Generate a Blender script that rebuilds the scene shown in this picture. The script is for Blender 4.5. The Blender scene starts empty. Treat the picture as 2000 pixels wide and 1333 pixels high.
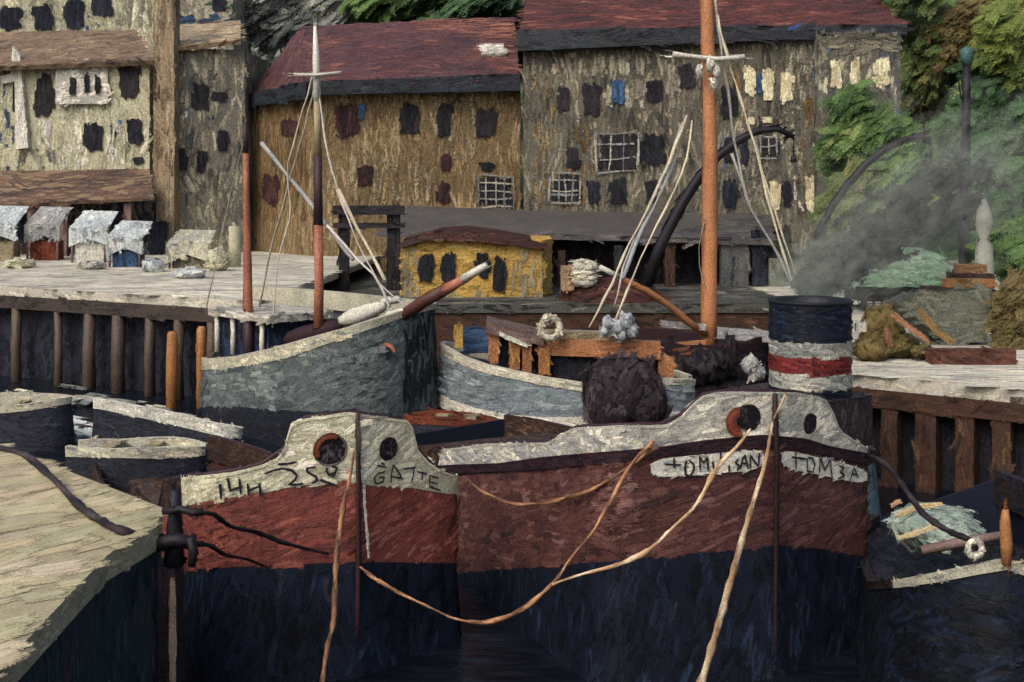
import bpy, math, random
import numpy as np
from mathutils import Vector, noise
from mathutils.geometry import tessellate_polygon

random.seed(7)
rng = np.random.default_rng(7)
C = bpy.context.scene.collection
sc = bpy.context.scene

# ------------------------------------------------------------------ camera, sky, sun, exposure
EYE, FPX, CX, HZ = 6.9, 2222.2, 1000.0, 380.0          # eye height, focal length in photo pixels, principal column, horizon row
cam_d = bpy.data.cameras.new('camera'); cam = bpy.data.objects.new('camera', cam_d); C.objects.link(cam)
cam.location = (0, 0, EYE); cam.rotation_euler = (math.radians(90), 0, 0)
cam_d.sensor_width = 36; cam_d.lens = 40; cam_d.shift_y = -(666.5 - HZ) / 2000.0
cam_d.clip_start = 0.1; cam_d.clip_end = 2000
sc.camera = cam
world = bpy.data.worlds.new('World'); sc.world = world; world.use_nodes = True
wn = world.node_tree.nodes; bg = wn['Background']
sky = wn.new('ShaderNodeTexSky'); sky.sky_type = 'NISHITA'; sky.sun_disc = False
SUN_EL, SUN_AZ = math.radians(46), math.radians(-145)    # azimuth from +Y clockwise
sky.sun_elevation = SUN_EL; sky.sun_rotation = SUN_AZ; sky.dust_density = 6.0; sky.ozone_density = 0.6; sky.air_density = 1.0
world.node_tree.links.new(sky.outputs[0], bg.inputs[0]); bg.inputs[1].default_value = 0.15
sun_d = bpy.data.lights.new('sun', 'SUN'); sun_d.energy = 1.1; sun_d.angle = math.radians(40); sun_d.color = (0.97, 0.98, 1.0)
sun = bpy.data.objects.new('sun', sun_d); C.objects.link(sun)
sv = Vector((math.sin(SUN_AZ) * math.cos(SUN_EL), math.cos(SUN_AZ) * math.cos(SUN_EL), math.sin(SUN_EL)))
sun.rotation_euler = sv.to_track_quat('Z', 'Y').to_euler()
sc.view_settings.view_transform = 'Standard'; sc.view_settings.look = 'None'
sc.view_settings.exposure = 0.2; sc.view_settings.gamma = 1.0
sc.cycles.max_bounces = 5; sc.cycles.diffuse_bounces = 2; sc.cycles.glossy_bounces = 2; sc.cycles.transparent_max_bounces = 24
GAIN = 1.0; SAT = 0.86                                              # paint colours as they look on the canvas -> base colours

# ------------------------------------------------------------------ colours and materials
def lin(h):
    if not isinstance(h, str): return tuple(h)
    r = []
    for i in (0, 2, 4):
        c = int(h[i:i+2], 16) / 255.0
        c = c / 12.92 if c <= 0.04045 else ((c + 0.055) / 1.055) ** 2.4
        r.append(c * GAIN)
    g = 0.3*r[0]+0.55*r[1]+0.15*r[2]
    return tuple(min(0.86, g+(x-g)*SAT) for x in r)

def paint_material(name, rough=0.55, spec=0.3, relief=1.0, vary=1.0, top_alpha=1.0):
    m = bpy.data.materials.new(name); m.use_nodes = True
    nt = m.node_tree; N = nt.nodes; Lk = nt.links
    bsdf = N['Principled BSDF']
    bsdf.inputs['Roughness'].default_value = rough
    bsdf.inputs['Specular IOR Level'].default_value = spec
    def mth(op, a, b=None, c=None):
        n = N.new('ShaderNodeMath'); n.operation = op
        for i, x in enumerate((a, b, c)):
            if x is None: continue
            if isinstance(x, (int, float)): n.inputs[i].default_value = x
            else: Lk.new(x, n.inputs[i])
        return n.outputs[0]
    def attr(nm):
        n = N.new('ShaderNodeAttribute'); n.attribute_name = nm; return n
    st = attr('st'); sep = N.new('ShaderNodeSeparateXYZ'); Lk.new(st.outputs['Vector'], sep.inputs[0])
    u, v, s = sep.outputs
    dry = attr('dry').outputs['Fac']; mpp = attr('mpp').outputs['Fac']; col = attr('col').outputs['Color']
    def comb(a, b, c):
        n = N.new('ShaderNodeCombineXYZ')
        for i, x in enumerate((a, b, c)): Lk.new(x, n.inputs[i])
        return n.outputs[0]
    def nz(vec, detail, scale=1.0):
        n = N.new('ShaderNodeTexNoise'); n.inputs['Scale'].default_value = scale; n.inputs['Detail'].default_value = detail
        Lk.new(vec, n.inputs['Vector']); return n.outputs[0]
    n1 = nz(comb(mth('MULTIPLY', u, 3.0), mth('MULTIPLY', v, 5.0), mth('MULTIPLY', s, 53.0)), 3)
    n2 = nz(comb(mth('MULTIPLY', u, 1.3), mth('MULTIPLY', v, 8.0), mth('MULTIPLY', s, 91.0)), 2)
    e = mth('MULTIPLY', mth('MULTIPLY', u, mth('SUBTRACT', 1.0, u)), 4.0)
    w = mth('MULTIPLY', mth('MULTIPLY', v, mth('SUBTRACT', 1.0, v)), 4.0)
    mm = mth('MINIMUM', mth('MULTIPLY', e, 1.6), mth('MULTIPLY', w, 1.5))
    val0 = mth('ADD', mm, mth('MULTIPLY', mth('SUBTRACT', n1, 0.5), 2.0))
    geo = N.new('ShaderNodeNewGeometry')
    dv = N.new('ShaderNodeVectorMath'); dv.operation = 'DIVIDE'
    Lk.new(geo.outputs['Position'], dv.inputs[0]); Lk.new(comb(mpp, mpp, mpp), dv.inputs[1])
    tooth = nz(dv.outputs[0], 2, 0.22)
    val = mth('ADD', val0, mth('MULTIPLY', mth('MULTIPLY', mth('SUBTRACT', tooth, 0.5), 2.4), mth('MINIMUM', dry, 1.3)))
    alpha = mth('MULTIPLY', mth('SUBTRACT', val, mth('SUBTRACT', mth('MULTIPLY', dry, 0.9), 0.45)), 1.5)
    alpha = mth('MINIMUM', mth('MAXIMUM', alpha, 0.0), top_alpha)
    n3 = nz(dv.outputs[0], 3, 0.26)          # fine tooth of the paint
    n4 = nz(dv.outputs[0], 3, 0.022)         # broad mottling
    k = mth('ADD', 1.0, mth('MULTIPLY', mth('SUBTRACT', n2, 0.5), 1.25 * vary))
    k = mth('ADD', k, mth('MULTIPLY', mth('SUBTRACT', n3, 0.5), 1.7 * vary))
    k = mth('ADD', k, mth('MULTIPLY', mth('SUBTRACT', n4, 0.5), 0.8 * vary))
    k = mth('MAXIMUM', k, 0.25)
    vm = N.new('ShaderNodeVectorMath'); vm.operation = 'MULTIPLY'
    Lk.new(col, vm.inputs[0]); Lk.new(comb(k, k, k), vm.inputs[1])
    Lk.new(vm.outputs[0], bsdf.inputs['Base Color'])
    h = mth('ADD', mth('MULTIPLY', n2, 1.0), mth('ADD', mth('MULTIPLY', n3, 0.55), mth('MULTIPLY', w, 0.12)))
    bp = N.new('ShaderNodeBump'); bp.inputs['Strength'].default_value = 0.75
    Lk.new(h, bp.inputs['Height']); Lk.new(mth('MULTIPLY', mpp, 3.2 * relief), bp.inputs['Distance'])
    Lk.new(bp.outputs[0], bsdf.inputs['Normal'])
    Lk.new(alpha, bsdf.inputs['Alpha'])
    return m

M = {
    'plaster': paint_material('weathered_plaster', 0.7, 0.2),
    'timber': paint_material('painted_timber', 0.55, 0.3),
    'hull': paint_material('hull_paint', 0.55, 0.22, 0.6),
    'stone': paint_material('quay_stone', 0.75, 0.2, 0.5, 0.7),
    'sand': paint_material('sandy_paving', 0.8, 0.15, 0.25, 0.7),
    'leaf': paint_material('foliage', 0.65, 0.25),
    'rope': paint_material('rope_fibre', 0.7, 0.2),
    'smoke': paint_material('smoke_grey', 0.9, 0.0, 0.05, 0.3, 0.032),
}

def P(px, py, Y): return Vector(((px - CX) * Y / FPX, Y, EYE - (py - HZ) * Y / FPX))
def G(px, py, z):
    Y = FPX * (EYE - z) / (py - HZ); return P(px, py, Y)
def PX(p): return CX + FPX * p[0] / p[1]

# ------------------------------------------------------------------ mesh builder with brush strokes
class MB:
    def __init__(s, Y):
        s.mpp = Y / FPX; s.V = []; s.F = []; s.Cc = []; s.S = []; s.D = []; s.SM = []
        s.blocks = []; s.nv = 0
    def add(s, verts, faces, col, st=(0.5, 0.5, 0.0), dry=0.0, smooth=False):
        o = s.nv; seed = random.random() * 9
        c = lin(col)
        for p in verts:
            s.V.append(tuple(p)); s.Cc.append((*c, 1.0)); s.S.append((st[0], st[1], seed)); s.D.append(dry)
        for f in faces: s.F.append(tuple(i + o for i in f)); s.SM.append(smooth)
        s.nv += len(verts)
        return s
    def mark(s): return len(s.F)
    def box(s, lo, hi, col, rz=0.0, piv=None):
        (x0, y0, z0), (x1, y1, z1) = lo, hi
        vs = [(x0,y0,z0),(x1,y0,z0),(x1,y1,z0),(x0,y1,z0),(x0,y0,z1),(x1,y0,z1),(x1,y1,z1),(x0,y1,z1)]
        if rz:
            cx, cy = piv or ((x0+x1)/2, (y0+y1)/2); c, sn = math.cos(rz), math.sin(rz)
            vs = [(cx+(x-cx)*c-(y-cy)*sn, cy+(x-cx)*sn+(y-cy)*c, z) for x, y, z in vs]
        return s.add(vs, [(0,3,2,1),(4,5,6,7),(0,1,5,4),(1,2,6,5),(2,3,7,6),(3,0,4,7)], col)
    def prism(s, poly, z0, z1, col, top=None):           # plan polygon, counter-clockwise
        n = len(poly); a = sum(poly[i][0]*poly[(i+1)%n][1]-poly[(i+1)%n][0]*poly[i][1] for i in range(n))
        if a < 0: poly = poly[::-1]
        vs = [(x, y, z0) for x, y in poly] + [(x, y, z1) for x, y in poly]
        s.add(vs, [(i, (i+1)%n, n+(i+1)%n, n+i) for i in range(n)] + [tuple(range(n))[::-1]], col)
        s.add(vs[n:], [tuple(range(n))], top or col); return s
    def slab(s, pts, nrm, t, col):                        # planar polygon given thickness t along -nrm
        n = len(pts); nrm = Vector(nrm).normalized(); pts = [Vector(p) for p in pts]
        nn = Vector((0,0,0))
        for i in range(n): nn += (pts[i]-pts[0]).cross(pts[(i+1)%n]-pts[0])
        if nn.dot(nrm) < 0: pts = pts[::-1]
        vs = pts + [p - nrm*t for p in pts]
        return s.add(vs, [tuple(range(n)), tuple(range(n, 2*n))[::-1]] + [(i, n+i, n+(i+1)%n, (i+1)%n) for i in range(n)], col)
    def tube(s, pts, rad, col, ns=8, wob=0.12):
        pts = [Vector(p) for p in pts]; n = len(pts)
        if not hasattr(rad, '__len__'): rad = [rad]*n
        vs = []; fs = []
        up = Vector((0.31, 0.2, 0.93))
        for i, p in enumerate(pts):
            d = (pts[min(i+1, n-1)] - pts[max(i-1, 0)]).normalized()
            a = d.cross(up)
            if a.length < 0.1: a = d.cross(Vector((1, 0, 0)))
            a.normalize(); b = d.cross(a)
            for k in range(ns):
                t = 2*math.pi*k/ns; r = rad[i]*(1+random.uniform(-wob, wob))
                vs.append(p + a*(math.cos(t)*r) + b*(math.sin(t)*r))
        for i in range(n-1):
            for k in range(ns):
                k2 = (k+1) % ns
                fs.append((i*ns+k, (i+1)*ns+k, (i+1)*ns+k2, i*ns+k2))
        fs.append(tuple(range(ns))); fs.append(tuple(range((n-1)*ns, n*ns))[::-1])
        return s.add(vs, fs, col, smooth=True)
    def ring(s, c, nrm, R, r, col, nu=18, nv=7):
        nrm = Vector(nrm).normalized(); a = nrm.cross(Vector((0,0,1)));
        if a.length < .1: a = Vector((1,0,0))
        a.normalize(); b = nrm.cross(a); c = Vector(c); vs = []; fs = []
        for i in range(nu):
            t = 2*math.pi*i/nu; d = a*math.cos(t)+b*math.sin(t)
            for k in range(nv):
                q = 2*math.pi*k/nv; vs.append(c + d*(R+r*math.cos(q)) + nrm*(r*math.sin(q)))
        for i in range(nu):
            for k in range(nv):
                fs.append((i*nv+k, ((i+1)%nu)*nv+k, ((i+1)%nu)*nv+(k+1)%nv, i*nv+(k+1)%nv))
        return s.add(vs, fs, col, smooth=True)
    def blob(s, c, r, col, nu=14, nv=9, rough=0.12, zmin=-1.0):
        c = Vector(c); vs = []; fs = []
        for j in range(nv+1):
            ph = math.pi*j/nv
            for i in range(nu):
                t = 2*math.pi*i/nu
                d = Vector((math.sin(ph)*math.cos(t), math.sin(ph)*math.sin(t), max(zmin, math.cos(ph))))
                k = 1 + rough*noise.noise(d*2.1 + c)
                vs.append(c + Vector((d.x*r[0]*k, d.y*r[1]*k, d.z*r[2]*k)))
        for j in range(nv):
            for i in range(nu):
                i2 = (i+1) % nu
                fs.append((j*nu+i, (j+1)*nu+i, (j+1)*nu+i2, j*nu+i2))
        return s.add(vs, fs, col, smooth=True)
    # --- brush strokes -------------------------------------------------------
    def ribbons(s, c, d, n, L, W, cols, bend, dry, NU=6):
        """arrays: centres, directions, normals, lengths, widths -> stroke ribbons with a raised ridge"""
        N_ = len(c)
        if N_ == 0: return
        b = np.cross(n, d)
        uu = np.linspace(0, 1, NU); vv = np.array([0, .5, 1.0])
        U, Vv = np.meshgrid(uu, vv, indexing='ij'); U = U.ravel(); Vv = Vv.ravel()
        al = (U-.5)[None, :]*L[:, None]
        ac = (Vv-.5)[None, :]*W[:, None]*(1-0.15*(2*np.abs(U-.5))**4)[None, :] + bend[:, None]*L[:, None]*((2*(U-.5))**2)[None, :]
        ht = (1-(2*np.abs(Vv-.5)))[None, :]*W[:, None]*0.015
        pos = c[:, None, :] + al[..., None]*d[:, None, :] + ac[..., None]*b[:, None, :] + ht[..., None]*n[:, None, :]
        nv = NU*3
        fa = []
        for i in range(NU-1):
            for k in range(2): fa.append((i*3+k, (i+1)*3+k, (i+1)*3+k+1, i*3+k+1))
        fa = np.array(fa)
        seeds = rng.random(N_)*40
        S = np.zeros((N_, nv, 3)); S[..., 0] = U; S[..., 1] = Vv; S[..., 2] = seeds[:, None]
        Cc = np.ones((N_, nv, 4)); Cc[..., :3] = cols[:, None, :]
        D = np.zeros((N_, nv)); D[:] = dry[:, None] if hasattr(dry, '__len__') else dry
        s.blocks.append((pos.reshape(-1, 3), (fa[None]+(np.arange(N_)*nv)[:, None, None]).reshape(-1, 4), Cc.reshape(-1, 4), S.reshape(-1, 3), D.ravel()))
    def clad(s, frm, to, pal, L, W, dir=(0, 0, 1), cov=1.6, jit=0.25, patch=90, swirl=0.5, dry=1.0, bend=0.06, fit=True, cull=-0.3, off=1.0, cj=.1):
        """paint faces frm..to with strokes; L, W, patch in photo pixels at this mesh's distance"""
        m = s.mpp; tris = []
        for f in s.F[frm:to]:
            if len(f) <= 4:
                for i in range(1, len(f)-1): tris.append((s.V[f[0]], s.V[f[i]], s.V[f[i+1]]))
            else:
                vf = [Vector(s.V[i]) for i in f]; fn = Vector((0, 0, 0))
                for i in range(len(vf)): fn += (vf[i]-vf[0]).cross(vf[(i+1) % len(vf)]-vf[0])
                for a, b, c in tessellate_polygon([vf]):
                    if (vf[b]-vf[a]).cross(vf[c]-vf[a]).dot(fn) < 0: b, c = c, b
                    tris.append((tuple(vf[a]), tuple(vf[b]), tuple(vf[c])))
        if not tris: return s
        T = np.array(tris); e1 = T[:, 1]-T[:, 0]; e2 = T[:, 2]-T[:, 0]
        nn = np.cross(e1, e2); ar = np.linalg.norm(nn, axis=1)/2+1e-12; nn = nn/(2*ar[:, None])
        cc = T.mean(1); vd = np.array([0, 0, EYE])-cc; vd /= np.linalg.norm(vd, axis=1)[:, None]
        ok = (nn*vd).sum(1) > cull
        T, e1, e2, nn, ar = T[ok], e1[ok], e2[ok], nn[ok], ar[ok]
        if not len(T): return s
        n_ = int(ar.sum()*cov/(L*W*m*m)); n_ = max(3, min(n_, 9000))
        ti = rng.choice(len(T), n_, p=ar/ar.sum())
        r1, r2 = rng.random(n_), rng.random(n_); fl = r1+r2 > 1; r1[fl] = 1-r1[fl]; r2[fl] = 1-r2[fl]
        c = T[ti, 0]+e1[ti]*r1[:, None]+e2[ti]*r2[:, None]; n = nn[ti]
        d0 = np.array(dir, float); d = d0-n*(n@d0)[:, None]
        ln = np.linalg.norm(d, axis=1); bad = ln < 0.15
        if bad.any():
            alt = np.array((1, .2, .1)); d[bad] = alt-n[bad]*(n[bad]@alt)[:, None]; ln = np.linalg.norm(d, axis=1)
        d /= ln[:, None]
        sw = np.array([noise.noise(Vector(q/(m*patch*1.3))) for q in c]) if swirl else 0
        ang = rng.normal(0, jit, n_)+swirl*sw
        b = np.cross(n, d); d = d*np.cos(ang)[:, None]+b*np.sin(ang)[:, None]
        Ls = L*m*rng.uniform(.55, 1.35, n_); Ws = W*m*rng.uniform(.6, 1.3, n_)
        if fit and len(T) < 700:
            den = (e1*e1).sum(1)*(e2*e2).sum(1)-((e1*e2).sum(1))**2+1e-15
            def inside(q):
                w_ = q[:, None, :]-T[None, :, 0]
                pl = np.abs((w_*nn[None]).sum(-1)); a1 = (w_*e1[None]).sum(-1); a2 = (w_*e2[None]).sum(-1)
                d11 = (e1*e1).sum(1); d22 = (e2*e2).sum(1); d12 = (e1*e2).sum(1)
                x = (d22*a1-d12*a2)/den; y = (d11*a2-d12*a1)/den
                return ((pl < W*m*1.5) & (x > -.03) & (y > -.03) & (x+y < 1.03)).any(1)
            for _ in range(3):
                o = np.zeros(n_, bool)
                for k in range(0, n_, 1500):
                    sl = slice(k, k+1500); h = d[sl]*(Ls[sl]*.48)[:, None]
                    o[sl] = ~(inside(c[sl]+h) & inside(c[sl]-h))
                Ls[o] *= .55
            Ws[Ls < Ws] = Ls[Ls < Ws]*.8
        pc = np.array([lin(h) for h, _ in pal]); pw = np.cumsum([w for _, w in pal]); pw = pw/pw[-1]
        base = np.array([noise.noise(Vector(q/(m*patch))+Vector((3.3, 1.7, 9.1))) for q in c])
        t = np.clip(0.5+base*0.8, 0, 1)*0.5+rng.random(n_)*0.5
        t = np.clip((t-.5)*1.35+.5, 0, .9999)
        ci = np.searchsorted(pw, t); cols = pc[ci]*rng.uniform(1-cj, 1+cj, (n_, 1))*rng.uniform(.96, 1.04, (n_, 3))
        c = c+n*(Ws*rng.uniform(.005, .03, n_)*off+.002)[:, None]
        s.ribbons(c, d, n, Ls, Ws, cols, rng.normal(0, bend, n_), dry)
        return s
    def dabs(s, pts, nrm, w, col, dry=0.7, lift=0.01, seg=14):
        """one hand-painted stroke along a 3D polyline lying on a surface"""
        pts = [Vector(p) for p in pts]
        if not isinstance(nrm, list): nrm = [Vector(nrm)]*len(pts)
        # resample
        q = []; nq = []
        for i in range(len(pts)-1):
            L_ = (pts[i+1]-pts[i]).length; k = max(1, int(L_/(w*0.9)))
            for j in range(k):
                t = j/k; q.append(pts[i].lerp(pts[i+1], t)); nq.append(nrm[i].lerp(nrm[i+1], t).normalized())
        q.append(pts[-1]); nq.append(nrm[-1].normalized())
        n = len(q); vs = []; st = []
        for i in range(n):
            d = (q[min(i+1, n-1)]-q[max(i-1, 0)]).normalized(); b = nq[i].cross(d).normalized()
            ww = w*random.uniform(.8, 1.15)*(0.75 if i in (0, n-1) else 1)
            for v in (0, .5, 1):
                vs.append(q[i]+b*((v-.5)*ww)+nq[i]*(lift+(0.12*w if v == .5 else 0)))
                st.append((0.12+0.76*i/max(1, n-1), v))
        o = s.nv; seed = random.random()*40; c = lin(col)
        for p, t in zip(vs, st):
            s.V.append(tuple(p)); s.Cc.append((*c, 1)); s.S.append((t[0], t[1], seed)); s.D.append(dry)
        for i in range(n-1):
            for k in range(2):
                s.F.append((o+i*3+k, o+(i+1)*3+k, o+(i+1)*3+k+1, o+i*3+k+1)); s.SM.append(True)
        s.nv += len(vs); return s
    def build(s, name, mat, parent=None):
        V = [np.array(s.V, float).reshape(-1, 3)]; Cc = [np.array(s.Cc, float).reshape(-1, 4)]
        S = [np.array(s.S, float).reshape(-1, 3)]; D = [np.array(s.D, float)]
        lt = [len(f) for f in s.F]; li = [i for f in s.F for i in f]; sm = list(s.SM); o = s.nv
        li = [np.array(li, np.int64)]; lt = [np.array(lt, np.int64)]; sm = [np.array(sm, bool)]
        for pos, fa, cc, st, dd in s.blocks:
            V.append(pos); Cc.append(cc); S.append(st); D.append(dd)
            li.append((fa+o).ravel()); lt.append(np.full(len(fa), 4)); sm.append(np.ones(len(fa), bool)); o += len(pos)
        V = np.concatenate(V); Cc = np.concatenate(Cc); S = np.concatenate(S); D = np.concatenate(D)
        li = np.concatenate(li); lt = np.concatenate(lt); sm = np.concatenate(sm)
        org = np.zeros(3)
        if parent is not None: org = np.array(parent.location)
        me = bpy.data.meshes.new(name)
        me.vertices.add(len(V)); me.vertices.foreach_set('co', (V-org).astype(np.float32).ravel())
        me.loops.add(len(li)); me.loops.foreach_set('vertex_index', li.astype(np.int32))
        me.polygons.add(len(lt)); ls = np.concatenate([[0], np.cumsum(lt)[:-1]])
        me.polygons.foreach_set('loop_start', ls.astype(np.int32)); me.polygons.foreach_set('loop_total', lt.astype(np.int32))
        me.polygons.foreach_set('use_smooth', sm)
        a = me.attributes.new('col', 'FLOAT_COLOR', 'POINT'); a.data.foreach_set('color', Cc.astype(np.float32).ravel())
        a = me.attributes.new('st', 'FLOAT_VECTOR', 'POINT'); a.data.foreach_set('vector', S.astype(np.float32).ravel())
        a = me.attributes.new('dry', 'FLOAT', 'POINT'); a.data.foreach_set('value', D.astype(np.float32))
        a = me.attributes.new('mpp', 'FLOAT', 'POINT'); a.data.foreach_set('value', np.full(len(V), s.mpp, np.float32))
        me.update(calc_edges=True); me.validate()
        me.materials.append(M[mat] if isinstance(mat, str) else mat)
        ob = bpy.data.objects.new(name, me); C.objects.link(ob)
        if parent is not None:
            ob.parent = parent
        return ob

def tag(o, label=None, cat=None, group=None, kind=None):
    if label: o['label'] = label
    if cat: o['category'] = cat
    if group: o['group'] = group
    if kind: o['kind'] = kind
    return o
def thing(name, label, cat, loc=(0, 0, 0), group=None):
    o = bpy.data.objects.new(name, None); C.objects.link(o); o.location = loc; o.empty_display_size = .3
    return tag(o, label, cat, group)
def sub(mb, name, mat, part, root):
    """a sub-part: child of a part, whose mesh is stored relative to the thing's base"""
    ob = mb.build(name, mat, root); ob.parent = part; return ob

# palettes: (colour, share)
PAL = dict(
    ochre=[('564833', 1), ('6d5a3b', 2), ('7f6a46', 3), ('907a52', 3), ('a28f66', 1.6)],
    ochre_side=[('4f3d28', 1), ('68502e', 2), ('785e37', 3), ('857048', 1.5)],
    roof=[('36262c', 1.2), ('482d30', 2.5), ('553233', 3), ('623834', 2), ('774638', 1.2)],
    roof_red=[('2e1c1c', 1), ('46241f', 2), ('5a2c25', 3), ('6b3629', 2), ('824a35', 1)],
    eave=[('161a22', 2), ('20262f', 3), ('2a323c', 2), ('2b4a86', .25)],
    greyb=[('3a3833', 1.2), ('514e45', 2.4), ('646051', 3), ('79735f', 2.4), ('948d74', 1.5)],
    greyhi=[('7d7868', 2), ('948e7a', 2), ('aaa58e', 1)],
    cream=[('7f7e68', 1), ('a09f80', 2.4), ('b4b090', 3), ('c4c1a2', 2.2), ('dad8bc', 1.2)],
    shade=[('343a44', 1.4), ('505354', 2.4), ('67665e', 2.6), ('827e6b', 2), ('aaa68c', 1.2), ('3f5f80', .5)],
    tan=[('6a5c48', 1), ('877458', 2), ('9a8766', 2), ('ae9c7a', 1.2)],
    brownroof=[('56473a', 1), ('6e5a45', 2), ('80694e', 2), ('96805e', 1)],
    dark=[('14161c', 2), ('1d1f27', 3), ('282730', 2)],
    pane=[('1b1c22', 2), ('26252b', 3), ('332b30', 2)],
    panered=[('2c1b20', 2), ('3d2326', 2), ('4a302b', 1)],
    creamdab=[('a89f76', 1), ('c6bb92', 2), ('d9cfa8', 2)],
    white=[('9fa19c', 1), ('bdbcb2', 2), ('d4d1c0', 2), ('e4dfc8', 1.4)],
    bulwarkL=[('a5a28a', 1), ('c0bc9c', 2.2), ('d0cbaa', 3), ('dfdabb', 2.4), ('eee8cc', 1)],
    bulwarkR=[('8e8f8a', 1.1), ('aaa99e', 2.2), ('c2beae', 3), ('d4d0bc', 2.4), ('e4dfc8', 1.1)],
    greyband=[('6a6d70', 1.3), ('898b8e', 2.4), ('a0a09c', 3), ('b6b4a4', 2), ('d0caae', .8)],
    redL=[('5c302e', 1), ('743a33', 2.5), ('854236', 3.2), ('934e40', 2), ('a25f52', .8)],
    redR=[('3c2628', 1.1), ('4f2f2e', 2.6), ('5c3833', 3), ('68423c', 2), ('76524f', 1)],
    black=[('090d15', 2), ('0f1624', 3), ('152033', 2), ('1e2c44', 1), ('2a2a38', .5)],
    maroon=[('1a1118', 2), ('28171f', 3), ('382028', 1)],
    boat1=[('3d474b', 1.1), ('4c5658', 2.4), ('5b6564', 3), ('6a7370', 2), ('7d857e', .8)],
    boat1_shaded=[('10161f', 2), ('1b232b', 3), ('29363a', 2)],
    gun1=[('7e8480', 1), ('a2a294', 2), ('bfb89a', 2.4), ('d8d0ae', 1.2)],
    boat2=[('55616a', 1.1), ('6b777c', 2.4), ('7c888b', 3), ('90999a', 2)],
    gun2=[('9d9a88', 1), ('c2bda6', 2), ('dcd6be', 3), ('ece7d0', 1.3)],
    orange=[('7c5030', 1), ('a0663a', 2.4), ('b47642', 3), ('c68f58', 1.4)],
    salmon=[('7c4634', 1), ('9c5c43', 2.4), ('b06a4c', 3), ('c48560', 1.2)],
    orangewood=[('6a4022', 1), ('97602a', 2), ('b07838', 2), ('c99450', 1)],
    mastdark=[('241a26', 2), ('33222e', 2), ('452c2f', 1)],
    sand=[('97906f', 1), ('a09676', 2.4), ('a89d7a', 3), ('b0a480', 2), ('b6ab8c', 1)],
    quaywall=[('141f2c', 1.5), ('1d2b34', 2.4), ('27363a', 3), ('35423d', 1.6), ('3a3138', .8)],
    palequay=[('8f8d83', 1), ('aeaa9c', 2.4), ('c2bca8', 3), ('d6cfb8', 2)],
    pier=[('26221f', 1.5), ('352e29', 2.4), ('443a31', 2)],
    pile=[('352b27', 1), ('4a3d34', 2.4), ('5c4d40', 2)],
    gap=[('121724', 2), ('1b2130', 2), ('2a2c38', 1)],
    yellow=[('8c7028', 1), ('ae8a32', 2.4), ('c09a3c', 3), ('cdac56', 1.6)],
    beige=[('6d634a', 1), ('8c8062', 2), ('a0926c', 2)],
    brown=[('2b1e18', 1.3), ('3d2a20', 2.4), ('4b3325', 3), ('5e4330', 1.5)],
    tarpbrown=[('34201d', 1), ('482620', 2.4), ('54302a', 3), ('6a4a36', 1)],
    netdark=[('1c161b', 1.6), ('2c2429', 3), ('3c3237', 2.6), ('4e4348', 1.8)],
    green=[('28401a', 1.1), ('345020', 2.4), ('416024', 3), ('4f6c2a', 2), ('627234', .9)],
    olive=[('344c20', 1), ('455824', 2), ('545f28', 2), ('625f30', 1)],
    teal=[('243e24', 1), ('2f5028', 2), ('3c5c34', 1.6), ('50694a', .8)],
    yellowgreen=[('42561c', 1), ('5a6a1e', 2), ('767e24', 1.4)],
    autumn=[('46421f', 1), ('5c5026', 2), ('6e5c2c', 1)],
    smoke=[('656e69', 1.2), ('7a837d', 2), ('8f968f', 2), ('a8ada4', 1)],
    tarpgreen=[('56705c', 1), ('688a6e', 2.4), ('78997c', 3), ('8fae90', 1)],
    tarpgrey=[('50564d', 1), ('616759', 2.4), ('6d7163', 3), ('7a7c68', 1.4)],
    teal2=[('2f464f', 1), ('46606a', 2), ('587580', 1)],
    lilac=[('4a3c3c', 1), ('6b5550', 2), ('836b63', 1)],
    blue=[('22344e', 1), ('2c486c', 2), ('3a6088', 1)],
    hillpale=[('4d5350', 1), ('6d716a', 2), ('86877b', 2)],
    water=[('0b0f18', 2), ('111826', 3), ('182234', 2), ('22304a', .7), ('2c3a44', .4)],
    rust=[('3f1d12', 1), ('612a16', 2), ('7a3a1e', 1)],
    iron=[('121117', 2), ('1b191f', 2), ('26232a', 1)],
    rope=[('4c3424', 1), ('6e4a32', 2), ('875c3c', 1.5), ('a5764c', .8)],
)
PAL['fwhite'] = [('6c726e', 1.4), ('8d908a', 2), ('a9a798', 2), ('c5c0a6', 1.2)]
def mid(p):                                             # under-paint: a deeper tone of the palette
    a, b = PAL[p][min(1, len(PAL[p])-1)][0], PAL[p][min(2, len(PAL[p])-1)][0]
    return ''.join('%02x' % int((int(a[i:i+2], 16)+int(b[i:i+2], 16))*.48) for i in (0, 2, 4))

class Fac:
    """vertical facade plane over the plan line A-B"""
    def __init__(s, A, B):
        s.A = Vector((A[0], A[1])); s.B = Vector((B[0], B[1])); d = (s.B-s.A).normalized()
        n = Vector((d.y, -d.x))
        if n.dot(-s.A) < 0: n = -n
        s.n = Vector((n.x, n.y, 0)); s.d = Vector((d.x, d.y, 0))
        if s.d.x < 0: s.d = -s.d
    def pt(s, px, py, out=0.0):
        dx = (px-CX)/FPX; k = s.n.x*s.A.x+s.n.y*s.A.y; Y = k/(s.n.x*dx+s.n.y)
        return P(px, py, Y)+s.n*out
    def Y(s, px): return s.pt(px, 380).y
def facpx(pa, Ya, pb, Yb): return Fac((P(pa, 0, Ya).x, Ya), (P(pb, 0, Yb).x, Yb))

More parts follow.
